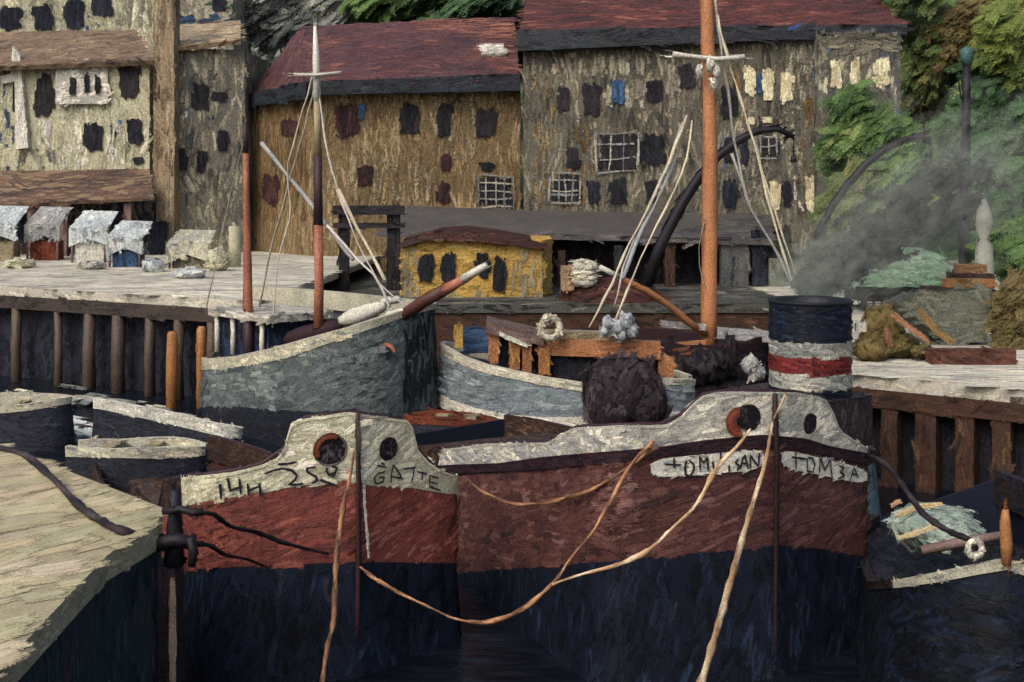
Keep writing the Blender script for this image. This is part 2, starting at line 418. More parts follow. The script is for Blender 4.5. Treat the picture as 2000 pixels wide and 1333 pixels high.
def window(root, fac, x0, y0, x1, y1, pal='pane', frame=None, grid=(2, 3), round_=0.25, dirv=(0, 0, 1), name='window'):
    Y = fac.Y((x0+x1)/2); mb = MB(Y); w, h = x1-x0, y1-y0
    cx, cy = (x0+x1)/2, (y0+y1)/2; pts = []
    for k in range(12):
        t = 2*math.pi*(k+.5)/12; c, s_ = math.cos(t), math.sin(t)
        e = 0.22+round_*.45
        ux = math.copysign(abs(c)**e, c)*w/2*random.uniform(.93, 1.06); uy = math.copysign(abs(s_)**e, s_)*h/2*random.uniform(.95, 1.05)
        pts.append(fac.pt(cx+ux, cy+uy, .1))
    t_ = MB(Y); t_.slab(pts, fac.n, .2, mid(pal)); t_.clad(0, 1, PAL[pal], min(34, h*.7), min(9, w*.4), dirv, 3.2, .1, 40, .2, .6)
    cen = sum(pts, Vector())/12; mb.slab([cen+(q-cen)*.8 for q in pts], fac.n, .2, mid(pal)); mb.blocks += t_.blocks
    ob = mb.build(name, 'plaster', root)
    if frame:
        fb = MB(Y); wd = 4.5*fb.mpp
        def ln(a, b):
            a = (a[0]+random.uniform(-3, 3), a[1]+random.uniform(-4, 4)); b = (b[0]+random.uniform(-3, 3), b[1]+random.uniform(-4, 4)); fb.dabs([fac.pt(*a, .15), fac.pt(*[(a[i]+b[i])/2+random.uniform(-2.5, 2.5) for i in (0, 1)], .15), fac.pt(*b, .15)], fac.n, wd*random.uniform(.7, 1.5), random.choice(['8d8f8a', '9d9d94', 'b4b2a2', '74787a']), 1.1, .02)
        for i in range(grid[0]+1):
            x = x0+w*i/grid[0]; ln((x, y0), (x, y1))
        for j in range(grid[1]+1):
            y = y0+h*j/grid[1]; ln((x0, y), (x1, y))
        fr = fb.build('frame', 'plaster', root); fr.parent = ob
    return ob

# ------------------------------------------------------------------ hull builder
class Hull:
    def __init__(s, Spx, SY, a, prof, lines, n_st=90, aft=None):
        """prof: (half width, distance aft) from stem; lines: list of pixel polylines top -> bottom (x -> y)"""
        s.S = Vector((P(Spx, 0, SY).x, SY)); s.a = Vector(a).normalized(); s.n = Vector((s.a.y, -s.a.x))
        rn = np.array([p[0] for p in prof], float); ra = np.array([p[1] for p in prof], float)
        t = np.concatenate([[0], np.cumsum(np.hypot(np.diff(rn), np.diff(ra)))])
        # smooth (Catmull-Rom-ish through cubic resample)
        tt = np.concatenate([np.linspace(0, min(t[-1], t[-1]*.45), int(n_st*.7))[:-1], np.linspace(t[-1]*.45, t[-1], int(n_st*.3)+1)])
        def cr(v):
            out = []
            for x in tt:
                i = min(max(np.searchsorted(t, x)-1, 0), len(t)-2); h = t[i+1]-t[i]; q = (x-t[i])/h
                m0 = (v[i+1]-v[max(i-1, 0)])/(t[i+1]-t[max(i-1, 0)]); j = min(i+2, len(t)-1); m1 = (v[j]-v[i])/(t[j]-t[i])
                out.append((2*q**3-3*q**2+1)*v[i]+(q**3-2*q**2+q)*h*m0+(-2*q**3+3*q**2)*v[i+1]+(q**3-q**2)*h*m1)
            return np.array(out)
        rn = np.maximum(cr(rn), 0); ra = cr(ra); s.m = len(tt)
        s.side = {}; held = {}
        for g in (1, -1):
            s.side[g] = [s.S+s.a*ra[i]+s.n*(g*rn[i]) for i in range(s.m)]
        s.nl = len(lines); s.z = {1: np.full((s.m, s.nl), np.nan), -1: np.full((s.m, s.nl), np.nan)}
        s.vis = {1: [], -1: []}; s.nrm = {1: [], -1: []}
        for g in (1, -1):
            pts = s.side[g]
            for i in range(s.m):
                d = pts[min(i+1, s.m-1)]-pts[max(i-1, 0)]
                if i == 0: d = pts[1]-pts[0]
                nr = Vector((d.y, -d.x)).normalized()
                if nr.dot(s.n*g) < 0 and abs(nr.dot(s.n)) > .05: nr = -nr
                elif abs(nr.dot(s.n)) <= .05 and nr.dot(-s.a if ra[i] < ra[-1]/2 else s.a) < 0: nr = -nr
                s.nrm[g].append(nr)
                s.vis[g].append(nr.dot(-pts[i]) > 0.02)
            held[g] = []
            for k, ln in enumerate(lines):
                xs = [q[0] for q in ln]; ys = [q[1] for q in ln]; last = None
                for i in range(s.m):
                    p = pts[i]; px = CX+FPX*p.x/p.y
                    if (s.vis[g][i] or i == 0) and xs[0]-1 <= px <= xs[-1]+1:
                        last = EYE-(np.interp(px, xs, ys)-HZ)*p.y/FPX
                        s.z[g][i, k] = last
                    elif last is not None:
                        s.z[g][i, k] = last
                        if k == 0: held[g].append(i)
        for g in (1, -1):
            for k in range(s.nl):
                col = s.z[g][:, k]; oth = s.z[-g][:, k]
                never = not any(s.vis[g][1:6])
                for i in range(s.m):
                    if never or np.isnan(col[i]): col[i] = oth[i] if not np.isnan(oth[i]) else (col[i-1] if i else 1.0)
                if np.isnan(col).any():
                    good = col[~np.isnan(col)]; col[np.isnan(col)] = good[0] if len(good) else 1.0
        if aft:
            slope, zmin = aft
            for g in (1, -1):
                if not held[g]: continue
                i0 = held[g][0]; z0 = s.z[g][i0].copy()
                for i in held[g]:
                    d = (s.side[g][i]-s.side[g][i0]).length
                    s.z[g][i] = np.maximum(s.z[g][i]-min(slope*d, max(0, z0[0]-zmin)), -.75+.06*np.arange(s.nl)[::-1])
    def pt(s, g, i, z, inset=0.0):
        p = s.side[g][i]; nr = s.nrm[g][i]
        if i == 0: nr = -s.a
        q = p-nr*inset
        return Vector((q.x, q.y, z))
    def outline(s):                                        # port-aft ... stem ... starboard-aft
        return [(-1, i) for i in range(s.m-1, -1, -1)]+[(1, i) for i in range(1, s.m)]
    def band(s, mb, k0, k1, col, out0=0.0, out1=0.0, zfix=None):
        o = s.outline(); vs = []; fs = []
        for g, i in o:
            z0 = s.z[g][i, k0] if k0 is not None else zfix
            z1 = s.z[g][i, k1] if k1 is not None else zfix
            zm = (z0+z1)/2; om = (out0+out1)/2
            vs += [s.pt(g, i, z0, -out0), s.pt(g, i, zm, -om), s.pt(g, i, z1, -out1)]
        for j in range(len(o)-1):
            for q in (0, 1): fs.append((3*j+q+1, 3*j+q+4, 3*j+q+3, 3*j+q))
        f = mb.mark(); mb.add(vs, fs, col, smooth=True)
        # orient outward
        F = mb.F[f]; a, b, c = (Vector(mb.V[F[i]]) for i in (0, 1, 2))
        nr = (b-a).cross(c-a); g, i = o[0]
        if nr.dot(Vector((*s.nrm[g][i], 0))) < 0: mb.F[f:] = [t[::-1] for t in mb.F[f:]]
        return f, mb.mark()
    def cap(s, mb, k, w, col, dz=0.0, out=0.02):             # top edge of the bulwark with an inner wall
        o = s.outline(); vs = []; fs = []
        for g, i in o:
            z = s.z[g][i, k]+dz
            vs += [s.pt(g, i, z-.02, -out), s.pt(g, i, z+.02, -out), s.pt(g, i, z+.02, w), s.pt(g, i, z-.6, w)]
        for j in range(len(o)-1):
            for q in range(3): fs.append((4*j+q, 4*j+4+q, 4*j+5+q, 4*j+1+q))
        f = mb.mark(); mb.add(vs, fs, col)
        F = mb.F[f+1]; a, b, c = (Vector(mb.V[F[i]]) for i in (0, 1, 2))
        if (b-a).cross(c-a).z < 0: mb.F[f:] = [t[::-1] for t in mb.F[f:]]
        return f, mb.mark()
    def deck(s, mb, k, dz, col, inset=.1):
        vs = []; fs = []
        for i in range(s.m):
            zz = min(s.z[1][i, k], s.z[-1][i, k])+dz
            for g in (-1, 1): vs.append(s.pt(g, i, zz, inset if i else .1))
        for i in range(s.m-1): fs.append((2*i, 2*i+1, 2*i+3, 2*i+2))
        f = mb.mark(); mb.add(vs, fs, col)
        F = mb.F[f+2]; a, b, c = (Vector(mb.V[F[i]]) for i in (0, 1, 2))
        if (b-a).cross(c-a).z < 0: mb.F[f:] = [t[::-1] for t in mb.F[f:]]
        return f, mb.mark()
    def transom(s, mb, k, zb, col):
        i = s.m-1; a, b = s.pt(-1, i, s.z[-1][i, k]), s.pt(1, i, s.z[1][i, k])
        if (a-b).length < .2: return
        nr = Vector((s.a.x, s.a.y, 0)); a2, b2 = Vector((a.x, a.y, zb)), Vector((b.x, b.y, zb))
        mb.slab([a, b, b2, a2], nr, .06, col)
    def surf(s, px, py, out=0.0):
        best = None
        for g in (1, -1):
            for i in range(s.m-1):
                if not (s.vis[g][i] or s.vis[g][i+1]): continue
                p, q = s.side[g][i], s.side[g][i+1]; x0 = CX+FPX*p.x/p.y; x1 = CX+FPX*q.x/q.y
                if min(x0, x1)-.01 <= px <= max(x0, x1)+.01 and abs(x1-x0) > 1e-6:
                    t = (px-x0)/(x1-x0); r = p.lerp(q, t); nr = s.nrm[g][i+1]
                    if best is None or r.y < best[0].y: best = (r, nr)
        if best is None:
            r, nr = s.side[1][0], -s.a
        else: r, nr = best
        nr = Vector((nr.x, nr.y, 0)); Y = r.y
        return P(px, py, Y)+nr*out, nr
    def write(s, mb, strokes, w, col, org, k, out=.05, dry=.15):
        """lettering: zoom-crop coordinates -> strokes lying on the hull side"""
        for st in strokes:
            pts = []; ns = []
            for j in range(len(st)-1):
                for t in np.linspace(0, 1, 5)[:-1 if j < len(st)-2 else None]:
                    x = st[j][0]*(1-t)+st[j+1][0]*t; y = st[j][1]*(1-t)+st[j+1][1]*t
                    p, n_ = s.surf(org[0]+x*k, org[1]+y*k, out); pts.append(p); ns.append(n_)
            mb.dabs(pts, ns, w*mb.mpp, col, dry, .004)

# ================================================================== SETTING
# water
WL = -0.55
wm = bpy.data.materials.new('harbour_water'); wm.use_nodes = True
nt = wm.node_tree; N = nt.nodes; Lk = nt.links; bs = N['Principled BSDF']
tc = N.new('ShaderNodeNewGeometry'); mp = N.new('ShaderNodeMapping'); mp.inputs['Scale'].default_value = (0.9, 2.6, 1)
Lk.new(tc.outputs['Position'], mp.inputs[0])
n1 = N.new('ShaderNodeTexNoise'); n1.inputs['Scale'].default_value = 1.1; n1.inputs['Detail'].default_value = 5; Lk.new(mp.outputs[0], n1.inputs['Vector'])
rp = N.new('ShaderNodeValToRGB'); rp.color_ramp.elements[0].position = .35; rp.color_ramp.elements[0].color = (*lin('0a0d14'), 1)
rp.color_ramp.elements[1].position = .7; rp.color_ramp.elements[1].color = (*lin('151c28'), 1)
Lk.new(n1.outputs[0], rp.inputs[0]); Lk.new(rp.outputs[0], bs.inputs['Base Color'])
bp = N.new('ShaderNodeBump'); bp.inputs['Strength'].default_value = .5; bp.inputs['Distance'].default_value = .25
Lk.new(n1.outputs[0], bp.inputs['Height']); Lk.new(bp.outputs[0], bs.inputs['Normal'])
bs.inputs['Roughness'].default_value = .22; bs.inputs['Specular IOR Level'].default_value = .35
mb = MB(30); mb.add([(-90, -10, WL), (90, -10, WL), (90, 140, WL), (-90, 140, WL)], [(0, 1, 2, 3)], '111826')
tag(mb.build('water', wm), kind='structure')
# broken chop on the water, as painted strokes lying on it
def chop(pts, n_, pal, Lm, Wm, name, label=None):
    pass

# hillside behind everything
def hz(x, y):
    t = max(0, min(1.6, (y-80)/70.0)); return 1.0+50*t*(0.85+.25*noise.noise(Vector((x*.02, y*.02, 2))))
mb = MB(115); vs = []; fs = []; nx, ny = 46, 16
for j in range(ny):
    for i in range(nx):
        x = -90+200*i/(nx-1); y = 78+90*j/(ny-1); vs.append((x, y, hz(x, y)))
for j in range(ny-1):
    for i in range(nx-1): fs.append((j*nx+i, j*nx+i+1, (j+1)*nx+i+1, (j+1)*nx+i))
mb.add(vs, fs, '2c4020')
F = mb.F
pale = [k for k, f in enumerate(F) if PX(mb.V[f[0]]) < 690]; grn = [k for k, f in enumerate(F) if PX(mb.V[f[0]]) >= 690]
mb.F = [F[k] for k in pale]+[F[k] for k in grn]; mb.SM = [False]*len(mb.F)
mb.clad(0, len(pale), PAL['hillpale'], 46, 16, (.6, .2, .8), 1.5, .5, 90, 1, .9, fit=False)
mb.clad(len(pale), len(mb.F), PAL['green'], 60, 17, (.5, .2, .8), 1.7, .6, 120, 1.4, .9, fit=False)
tag(mb.build('hillside', 'leaf'), kind='structure')

# left pier: deck on piles
PL0, PL1 = P(-120, 0, 47.5), P(505, 0, 39.5)
pier = thing('pier', 'pale topped quay standing on dark timber piles, behind the rowing boats', 'pier', (-14, 43, 0))
pfac = Fac((PL0.x, PL0.y), (PL1.x, PL1.y))
ZP = 3.2
mb = MB(43); back = [(PL1.x+1.0, 78), (PL0.x-14, 78)]
mb.prism([(PL0.x, PL0.y), (PL1.x, PL1.y)]+back, ZP-.35, ZP, mid('palequay'))
top = len(mb.F)-1
mb.clad(top, top+1, PAL['palequay'], 90, 15, (1, -.12, 0), 3.0, .1, 70, .25, .8, cj=.06)
mb.clad(0, 4, PAL['palequay'], 60, 9, (1, 0, 0), 1.6, .1, 70, .2, .8)
mb.build('deck', 'stone', pier)
mb = MB(43)                                              # deep edge beam
A, B = pfac.A, pfac.B; dd = (B-A).normalized(); nn = Vector((pfac.n.x, pfac.n.y))
def strip(mb, off, th, z0, z1, col, a=A, b=B):
    p = [a+nn*off, b+nn*off, b+nn*(off-th), a+nn*(off-th)]; return mb.prism([tuple(q) for q in p], z0, z1, col)
strip(mb, .03, .5, 2.35, 2.84, mid('pier')); mb.clad(0, 4, PAL['pier'], 55, 11, (1, 0, 0), 2.0, .2, 60, .3)
mb.build('edge_beam', 'timber', pier)
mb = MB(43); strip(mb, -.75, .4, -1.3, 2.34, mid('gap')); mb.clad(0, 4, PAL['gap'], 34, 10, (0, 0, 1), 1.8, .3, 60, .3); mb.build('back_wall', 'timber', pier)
for px, w in ((-40, 22), (28, 20), (108, 16), (170, 24), (226, 27), (288, 21), (345, 20), (410, 20), (460, 18)):
    mb = MB(43); p = pfac.pt(px, 600, -.12); r = w/2*mb.mpp
    mb.tube([(p.x, p.y, -1.3), (p.x+random.uniform(-.05, .05), p.y, .8), (p.x, p.y, 2.34)], [r*1.05, r, r*.95], mid('pile'))
    mb.clad(0, len(mb.F)-2, PAL['pile'], 60, 9, (0, 0, 1), 2.0, .1, 50, .2); mb.build('pile', 'timber', pier)

# ground of the middle and right quay (one sheet with walls)
ZQ = 2.25
q0, q1, q2, q3 = P(497, 0, 48), P(1560, 0, 48), P(1628, 0, 29.8), P(2250, 0, 25.6)
mb = MB(45); mb.prism([(q1.x, q1.y), (q2.x, q2.y), (q3.x, q3.y), (60, 80), (q1.x, 80)], 1.9, ZQ, mid('palequay'))
t_ = len(mb.F)-1
mb.clad(t_, t_+1, PAL['palequay'], 90, 14, (1, -.15, 0), 3.0, .1, 70, .25, .8, cj=.06)
mb.clad(0, 4, PAL['palequay'], 42, 8, (1, 0, 0), 1.4, .15, 70, .3)
tag(mb.build('quay_ground', 'stone'), kind='structure')
mb = MB(50); mb.prism([(q0.x, q0.y), (q1.x-.003, q1.y), (q1.x-.003, 80), (q0.x, 80)], 1.9, ZQ-.002, '4a4c46')
t_ = len(mb.F)-1; PAL['yard'] = [('2c2c2e', 1.4), ('3f3f3c', 2.4), ('565750', 2), ('77776a', 1), ('8c8a78', .5)]
mb.clad(t_, t_+1, PAL['yard'], 42, 9, (1, -.1, 0), 2.0, .25, 60, .5, .9); mb.clad(0, 4, PAL['yard'], 42, 8, (1, 0, 0), 1.4, .15)
tag(mb.build('yard_ground', 'stone'), kind='structure')
mb = MB(50); mb.box((q0.x+.1, 48.1, -1.3), (q1.x+.2, 49.5, 1.898), mid('brown')); mb.clad(0, 6, PAL['brown'], 40, 10, (1, 0, 0), 1.5)
o = mb.build('quay_wall', 'stone'); tag(o, 'dark low quay wall under the yellow shed and brown cargo heap', 'quay wall')

# right quay front: brown piers with dark openings between them
rq = thing('arched_quay_wall', 'brown quay wall with tall dark arched openings, at the right edge', 'quay wall', (9, 28, 0))
rf = Fac((q2.x, q2.y), (q3.x, q3.y)); A, B = rf.A, rf.B; nn = Vector((rf.n.x, rf.n.y))
def on(px): v = rf.pt(px, 500); return Vector((v.x, v.y))
mb = MB(28); strip(mb, .06, .7, 1.45, 1.896, mid('brown'), on(1628), on(2240)); mb.clad(0, 4, PAL['brown'], 55, 11, (1, 0, .05), 2.2, .3, 60, .4); mb.build('parapet_beam', 'stone', rq)
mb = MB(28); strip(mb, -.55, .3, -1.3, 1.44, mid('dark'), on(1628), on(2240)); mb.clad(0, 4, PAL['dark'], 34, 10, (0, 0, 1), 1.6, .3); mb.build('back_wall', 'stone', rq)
xs = [1628, 1686, 1722, 1752, 1788, 1828, 1866, 1902, 1938, 1974, 2016, 2060, 2240]
for i in range(0, len(xs)-1, 2):
    mb = MB(28); a, b = on(xs[i]), on(xs[i+1])
    strip(mb, .02, .55, -1.3, 1.445, mid('brown'), a, b); mb.clad(0, 4, PAL['brown'], 46, 9, (0, 0, 1), 2.2, .18, 60, .3)
    mb.build('pier', 'stone', rq)
    if i+2 < len(xs):
        x0, x1 = xs[i+1], xs[i+2]; zt = P(0, 800, rf.Y(x0)).z       # rounded head of the opening
        ab = MB(28); c = (x0+x1)/2; yt = 790 if i else 786
        pts = [rf.pt(x0-1, yt-14, 0), rf.pt(x1+1, yt-14, 0), rf.pt(x1+1, yt+22, 0)]+[rf.pt(c+(x1-x0)/2*math.cos(t), yt+22-24*math.sin(t), 0) for t in np.linspace(.15, math.pi-.15, 7)]+[rf.pt(x0-1, yt+22, 0)]
        ab.slab(pts, rf.n, .4, mid('brown')); ab.clad(0, 1, PAL['brown'], 16, 7, (0, 0, 1), 2); ab.build('arch_head', 'stone', rq)

# foreground stone quay (lower left)
ZS = 3.0
pix = [(315, 992), (303, 1030), (208, 1084), (0, 1302), (-420, 1720), (-420, 700), (0, 868), (110, 912)]
poly = [tuple(G(x, y, ZS).xy) if y > 750 else (-13.5, 21) for x, y in pix]
sq = thing('stone_quay', 'sand coloured quay corner with a blue-green wall, lower left corner', 'quay', (-5, 13, 0))
mb = MB(13); mb.prism(poly, -1.4, ZS-.28, mid('quaywall')); mb.clad(0, 8, PAL['quaywall'], 95, 17, (0, 0, 1), 2.2, .16, 110, .3); mb.build('wall', 'stone', sq)
mb = MB(13); cx_ = sum(p[0] for p in poly)/8; cy_ = sum(p[1] for p in poly)/8
mb.prism([(cx_+(x-cx_)*1.008, cy_+(y-cy_)*1.008) for x, y in poly], ZS-.277, ZS, mid('sand')); t_ = len(mb.F)-1
mb.clad(t_, t_+1, PAL['sand'], 240, 70, (.62, .78, 0), 5.0, .12, 260, .9, .8, .04, cj=.03); mb.clad(0, 8, PAL['sand'], 60, 12, (1, .4, 0), 1.4)
mb.build('paving', 'sand', sq)

# ================================================================== BUILDINGS
def block(root, name, plan, z0, z1, pal, Y, dirv=(0, 0, 1), L=42, W=10, cov=2.0, mat='plaster', jit=.2, patch=80):
    mb = MB(Y); mb.prism(plan, z0, z1, mid(pal)); n = len(plan)
    mb.clad(0, n, PAL[pal], L, W, dirv, cov, jit, patch, .35); return mb.build(name, mat, root)
def xy(px, Y): return (P(px, 0, Y).x, Y)
def zat(py, Y): return EYE-(py-HZ)*Y/FPX
def patchwork(mb, fac, rects, L=30, W=10, out=.03, dirv=(0, 0, 1)):
    """areas of differently coloured plaster / paint on a facade, as strokes"""
    for x0, y0, x1, y1, pal, cov in rects:
        f = mb.mark(); o = mb.nv
        pts = [fac.pt(x0, y0, out), fac.pt(x1, y0, out), fac.pt(x1, y1, out), fac.pt(x0, y1, out)]
        t = MB(fac.Y((x0+x1)/2)); t.slab(pts, fac.n, .02, '555555')
        t.clad(0, 1, PAL[pal], L*1.3, W*.9, dirv, max(1.1, cov*1.3), .12, 50, .25, 1.0 if cov > 1.2 else 1.3)
        mb.blocks += t.blocks

# --- ochre warehouse
wh = thing('warehouse', 'ochre plastered warehouse under a hipped purple-red roof, centre of the far quay', 'building', (P(800, 0, 70).x, 70, 2))
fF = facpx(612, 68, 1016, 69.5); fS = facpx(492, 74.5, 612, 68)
plan = [xy(492, 74.5), xy(612, 68), xy(1016, 69.5), (xy(1016, 69.5)[0]-.3, 84), (xy(492, 74.5)[0]+3, 88)]
mb = MB(70); mb.prism(plan, 1.9, 13.6, mid('ochre')); mb.F  # walls
mb.clad(0, 5, PAL['ochre'], 58, 7, (0, 0, 1), 3.0, .12, 60, .25)
patchwork(mb, fF, [(620, 180, 1000, 205, 'beige', .7), (840, 190, 930, 340, 'beige', .4), (640, 300, 840, 400, 'beige', .35)], 34, 8)
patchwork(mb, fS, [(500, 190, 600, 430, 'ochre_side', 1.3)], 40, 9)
mb.build('wall', 'plaster', wh)
rz0, rz1 = 13.0, 18.2
ev = [(xy(484, 74.5)[0]-.3, 74.6, 13.1), (P(612, 0, 67.3).x-.3, 67.1, 13.3), (P(1012, 0, 69).x+.1, 68.7, 13.9)]
r1 = P(590, 52, 76); r2 = P(1004, 34, 77); bk1 = (ev[0][0]+4, 88, 13.2); bk2 = (ev[2][0], 86, 13.6)
mb = MB(71); vs = ev+[tuple(r1), tuple(r2), bk1, bk2]
mb.add(vs, [(1, 2, 4, 3), (0, 1, 3), (5, 0, 3), (6, 5, 3, 4), (2, 6, 4)], mid('roof'))
mb.clad(0, 1, PAL['roof'], 52, 11, (1, 0, .05), 2.3, .3, 70, .5); mb.clad(1, 3, PAL['roof'], 46, 10, (.7, .2, .7), 2.2, .35, 60, .5)
t = MB(71)
q = [P(770, 40, 75.5), P(1000, 44, 75.5), P(1000, 95, 71.5), P(800, 92, 71.5)]
rn = (Vector(ev[2])-Vector(ev[1])).cross(r2-Vector(ev[1])).normalized(); 
t.slab([Vector(ev[1]).lerp(Vector(ev[2]), .55).lerp(r2.lerp(r1, .42), .55)+rn*.05, Vector(ev[2]).lerp(r2, .35)+rn*.05, r2+rn*.05, r2.lerp(r1, .5)+rn*.05], rn, .02, '555555'); t.clad(0, 1, [('6a3c30', 2), ('7d4c3a', 2), ('8f5a42', 1)], 64, 10, (1, 0, 0), 2.0, .1, 60, .2, .9)
mb.blocks += t.blocks
rfo = mb.build('roof', 'timber', wh)
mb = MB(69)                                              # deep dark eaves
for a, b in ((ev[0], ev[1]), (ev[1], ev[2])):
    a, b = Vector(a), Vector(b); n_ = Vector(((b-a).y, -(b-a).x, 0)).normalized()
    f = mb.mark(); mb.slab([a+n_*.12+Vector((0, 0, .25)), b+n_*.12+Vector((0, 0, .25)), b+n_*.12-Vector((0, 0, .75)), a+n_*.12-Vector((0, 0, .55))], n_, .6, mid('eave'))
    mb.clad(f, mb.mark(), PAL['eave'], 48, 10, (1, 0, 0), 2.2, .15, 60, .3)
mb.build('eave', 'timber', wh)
for r in ((652, 199, 697, 270, 'panered'), (781, 197, 817, 268, 'pane'), (852, 199, 884, 270, 'pane'), (929, 210, 969, 273, 'pane'), (694, 322, 729, 366, 'panered'), (858, 299, 881, 336, 'panered'), (853, 356, 878, 402, 'panered'), (936, 316, 966, 336, 'dark')):
    window(wh, fF, *r[:4], r[4], round_=.35)
window(wh, fF, 698, 202, 713, 236, 'blue'); window(wh, fF, 934, 344, 1003, 407, 'pane', 'white', (4, 4), .05)
window(wh, fS, 552, 231, 584, 268, 'panered'); window(wh, fS, 515, 340, 547, 402, 'panered')
sk = MB(70); c_ = Vector(ev[2]).lerp(r2, .42)+Vector((-1.55, -.2, 0)); c_ = c_+rn*.12
ax = (Vector(ev[2])-Vector(ev[1])).normalized(); ay = rn.cross(ax); sk.slab([c_-ax*.75-ay*.8, c_+ax*.75-ay*.8, c_+ax*.75+ay*.8, c_-ax*.75+ay*.8], rn, .2, '8f9088')
sk.clad(0, 6, PAL['white'], 24, 9, (1, 0, 0), 2); so = sk.build('skylight', 'plaster', wh); so.parent = rfo

# --- large grey tenement with red roof and lit gallery
tn = thing('tenement', 'large grey-brown tenement with a red roof and cream windows, behind the tall orange mast', 'building', (P(1320, 0, 66).x, 66, 2))
fT = facpx(1022, 67.5, 1612, 64)
plan = [xy(1022, 67.5), xy(1612, 64), (xy(1612, 64)[0], 80), (xy(1022, 67.5)[0]+.4, 82)]
mb = MB(66); mb.prism(plan, 1.9, 15.6, mid('greyb')); mb.clad(0, 4, PAL['greyb'], 50, 8, (0, 0, 1), 3.0, .15, 60, .3)
patchwork(mb, fT, [(1040, 100, 1320, 150, 'greyhi', 1.3), (1180, 150, 1195, 210, 'greyhi', 1.6), (1225, 150, 1258, 215, 'greyhi', 1.4), (1298, 120, 1322, 230, 'greyhi', 1.4), (1120, 235, 1165, 260, 'greyhi', 1.2), (1150, 300, 1250, 345, 'greyhi', 1.1), (1440, 205, 1570, 225, 'greyhi', 1.2), (1440, 300, 1480, 400, 'greyhi', 1.0), (1525, 230, 1560, 330, 'greyhi', 1.2), (1260, 330, 1300, 345, 'beige', 1.2), (1545, 340, 1570, 420, 'white', .9), (1030, 90, 1075, 130, 'lilac', 1), (1390, 60, 1600, 100, 'greyhi', .9), (1540, 100, 1600, 200, 'greyhi', 1.0),
    (1040, 150, 1085, 400, 'ochre', .7), (1100, 240, 1170, 410, 'ochre_side', .5), (1240, 215, 1340, 250, 'beige', .8), (1265, 250, 1345, 330, 'beige', .6), (1400, 100, 1450, 240, 'ochre_side', .9), (1560, 190, 1600, 420, 'ochre_side', .9), (1190, 190, 1260, 210, 'blue', .5), (1410, 250, 1560, 400, 'shade', .6)])
mb.build('wall', 'plaster', tn)
zr = zat(100, 65)
mb = MB(68); xa, xb = xy(1012, 66.6)[0], xy(1770, 63)[0]
mb.add([(xa, 66.8, zat(66, 66.8)), (xb, 63.0, zat(52, 63)), (xb-1, 76, 22.5), (xa+1, 78, 22), (xa, 84, 15), (xb, 84, 15)], [(0, 1, 2, 3), (0, 3, 4), (1, 5, 2), (3, 2, 5, 4)], mid('roof_red'))
mb.clad(0, 4, PAL['roof_red'], 60, 11, (1, -.1, .12), 2.3, .25, 80, .5); mb.build('roof', 'timber', tn)
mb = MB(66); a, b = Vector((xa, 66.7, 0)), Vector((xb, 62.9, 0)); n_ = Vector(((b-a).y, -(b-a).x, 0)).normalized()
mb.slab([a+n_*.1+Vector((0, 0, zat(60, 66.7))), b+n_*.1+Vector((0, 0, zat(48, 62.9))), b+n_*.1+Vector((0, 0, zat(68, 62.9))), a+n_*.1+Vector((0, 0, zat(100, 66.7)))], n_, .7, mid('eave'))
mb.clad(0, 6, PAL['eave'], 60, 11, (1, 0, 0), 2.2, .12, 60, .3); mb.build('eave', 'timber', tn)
# jettied gallery at its right end
fG = facpx(1596, 63.4, 1758, 62.6)
gp = [xy(1596, 63.4), xy(1758, 62.6), (xy(1758, 62.6)[0], 72), (xy(1596, 63.4)[0], 72)]
mb = MB(63); mb.prism(gp, 1.9, zat(66, 63), mid('greyb')); mb.clad(0, 6, PAL['shade'], 40, 10, (0, 0, 1), 2.4, .2, 60, .4)
patchwork(mb, fG, [(1600, 66, 1757, 108, 'greyb', 2.0), (1660, 72, 1756, 100, 'greyhi', .7)], 40, 10, .03, (1, 0, 0)); gal = mb.build('wing', 'plaster', tn)
for r in ((1622, 114, 1646, 176), (1659, 114, 1682, 173), (1707, 110, 1737, 171)): window(tn, fG, *r, 'creamdab', name='window')
for r in ((1092, 166, 1114, 222, 'pane'), (1136, 162, 1175, 230, 'pane'), (1192, 154, 1219, 206, 'blue'), (1263, 154, 1293, 204, 'dark'), (1325, 124, 1357, 176, 'pane'), (1251, 259, 1299, 327, 'dark'), (1260, 350, 1284, 398, 'dark'), (1106, 284, 1132, 332, 'dark'), (1192, 345, 1226, 402, 'dark'), (1410, 165, 1440, 235, 'dark'), (1412, 262, 1440, 322, 'dark'), (1446, 262, 1462, 322, 'gap'), (1528, 352, 1546, 412, 'dark'), (1412, 350, 1440, 408, 'gap'), (1146, 350, 1170, 400, 'gap'),
          (1453, 126, 1475, 190, 'creamdab'), (1490, 134, 1513, 203, 'creamdab'), (1522, 137, 1549, 205, 'creamdab'), (1459, 228, 1476, 246, 'creamdab'), (1487, 228, 1510, 242, 'creamdab'), (1591, 244, 1612, 296, 'creamdab'), (1572, 340, 1601, 418, 'creamdab'), (1501, 350, 1524, 412, 'creamdab'), (1478, 140, 1488, 188, 'blue'), (1460, 255, 1480, 300, 'greyhi'), (1599, 187, 1616, 234, 'white')):
    window(tn, fT, *r[:4], r[4], round_=.3)
window(tn, fT, 1166, 258, 1245, 336, 'pane', 'white', (3, 3), .05); window(tn, fT, 1076, 342, 1134, 396, 'pane', 'white', (4, 4), .05); window(tn, fT, 1484, 268, 1518, 306, 'pane', 'white', (2, 2), .05)
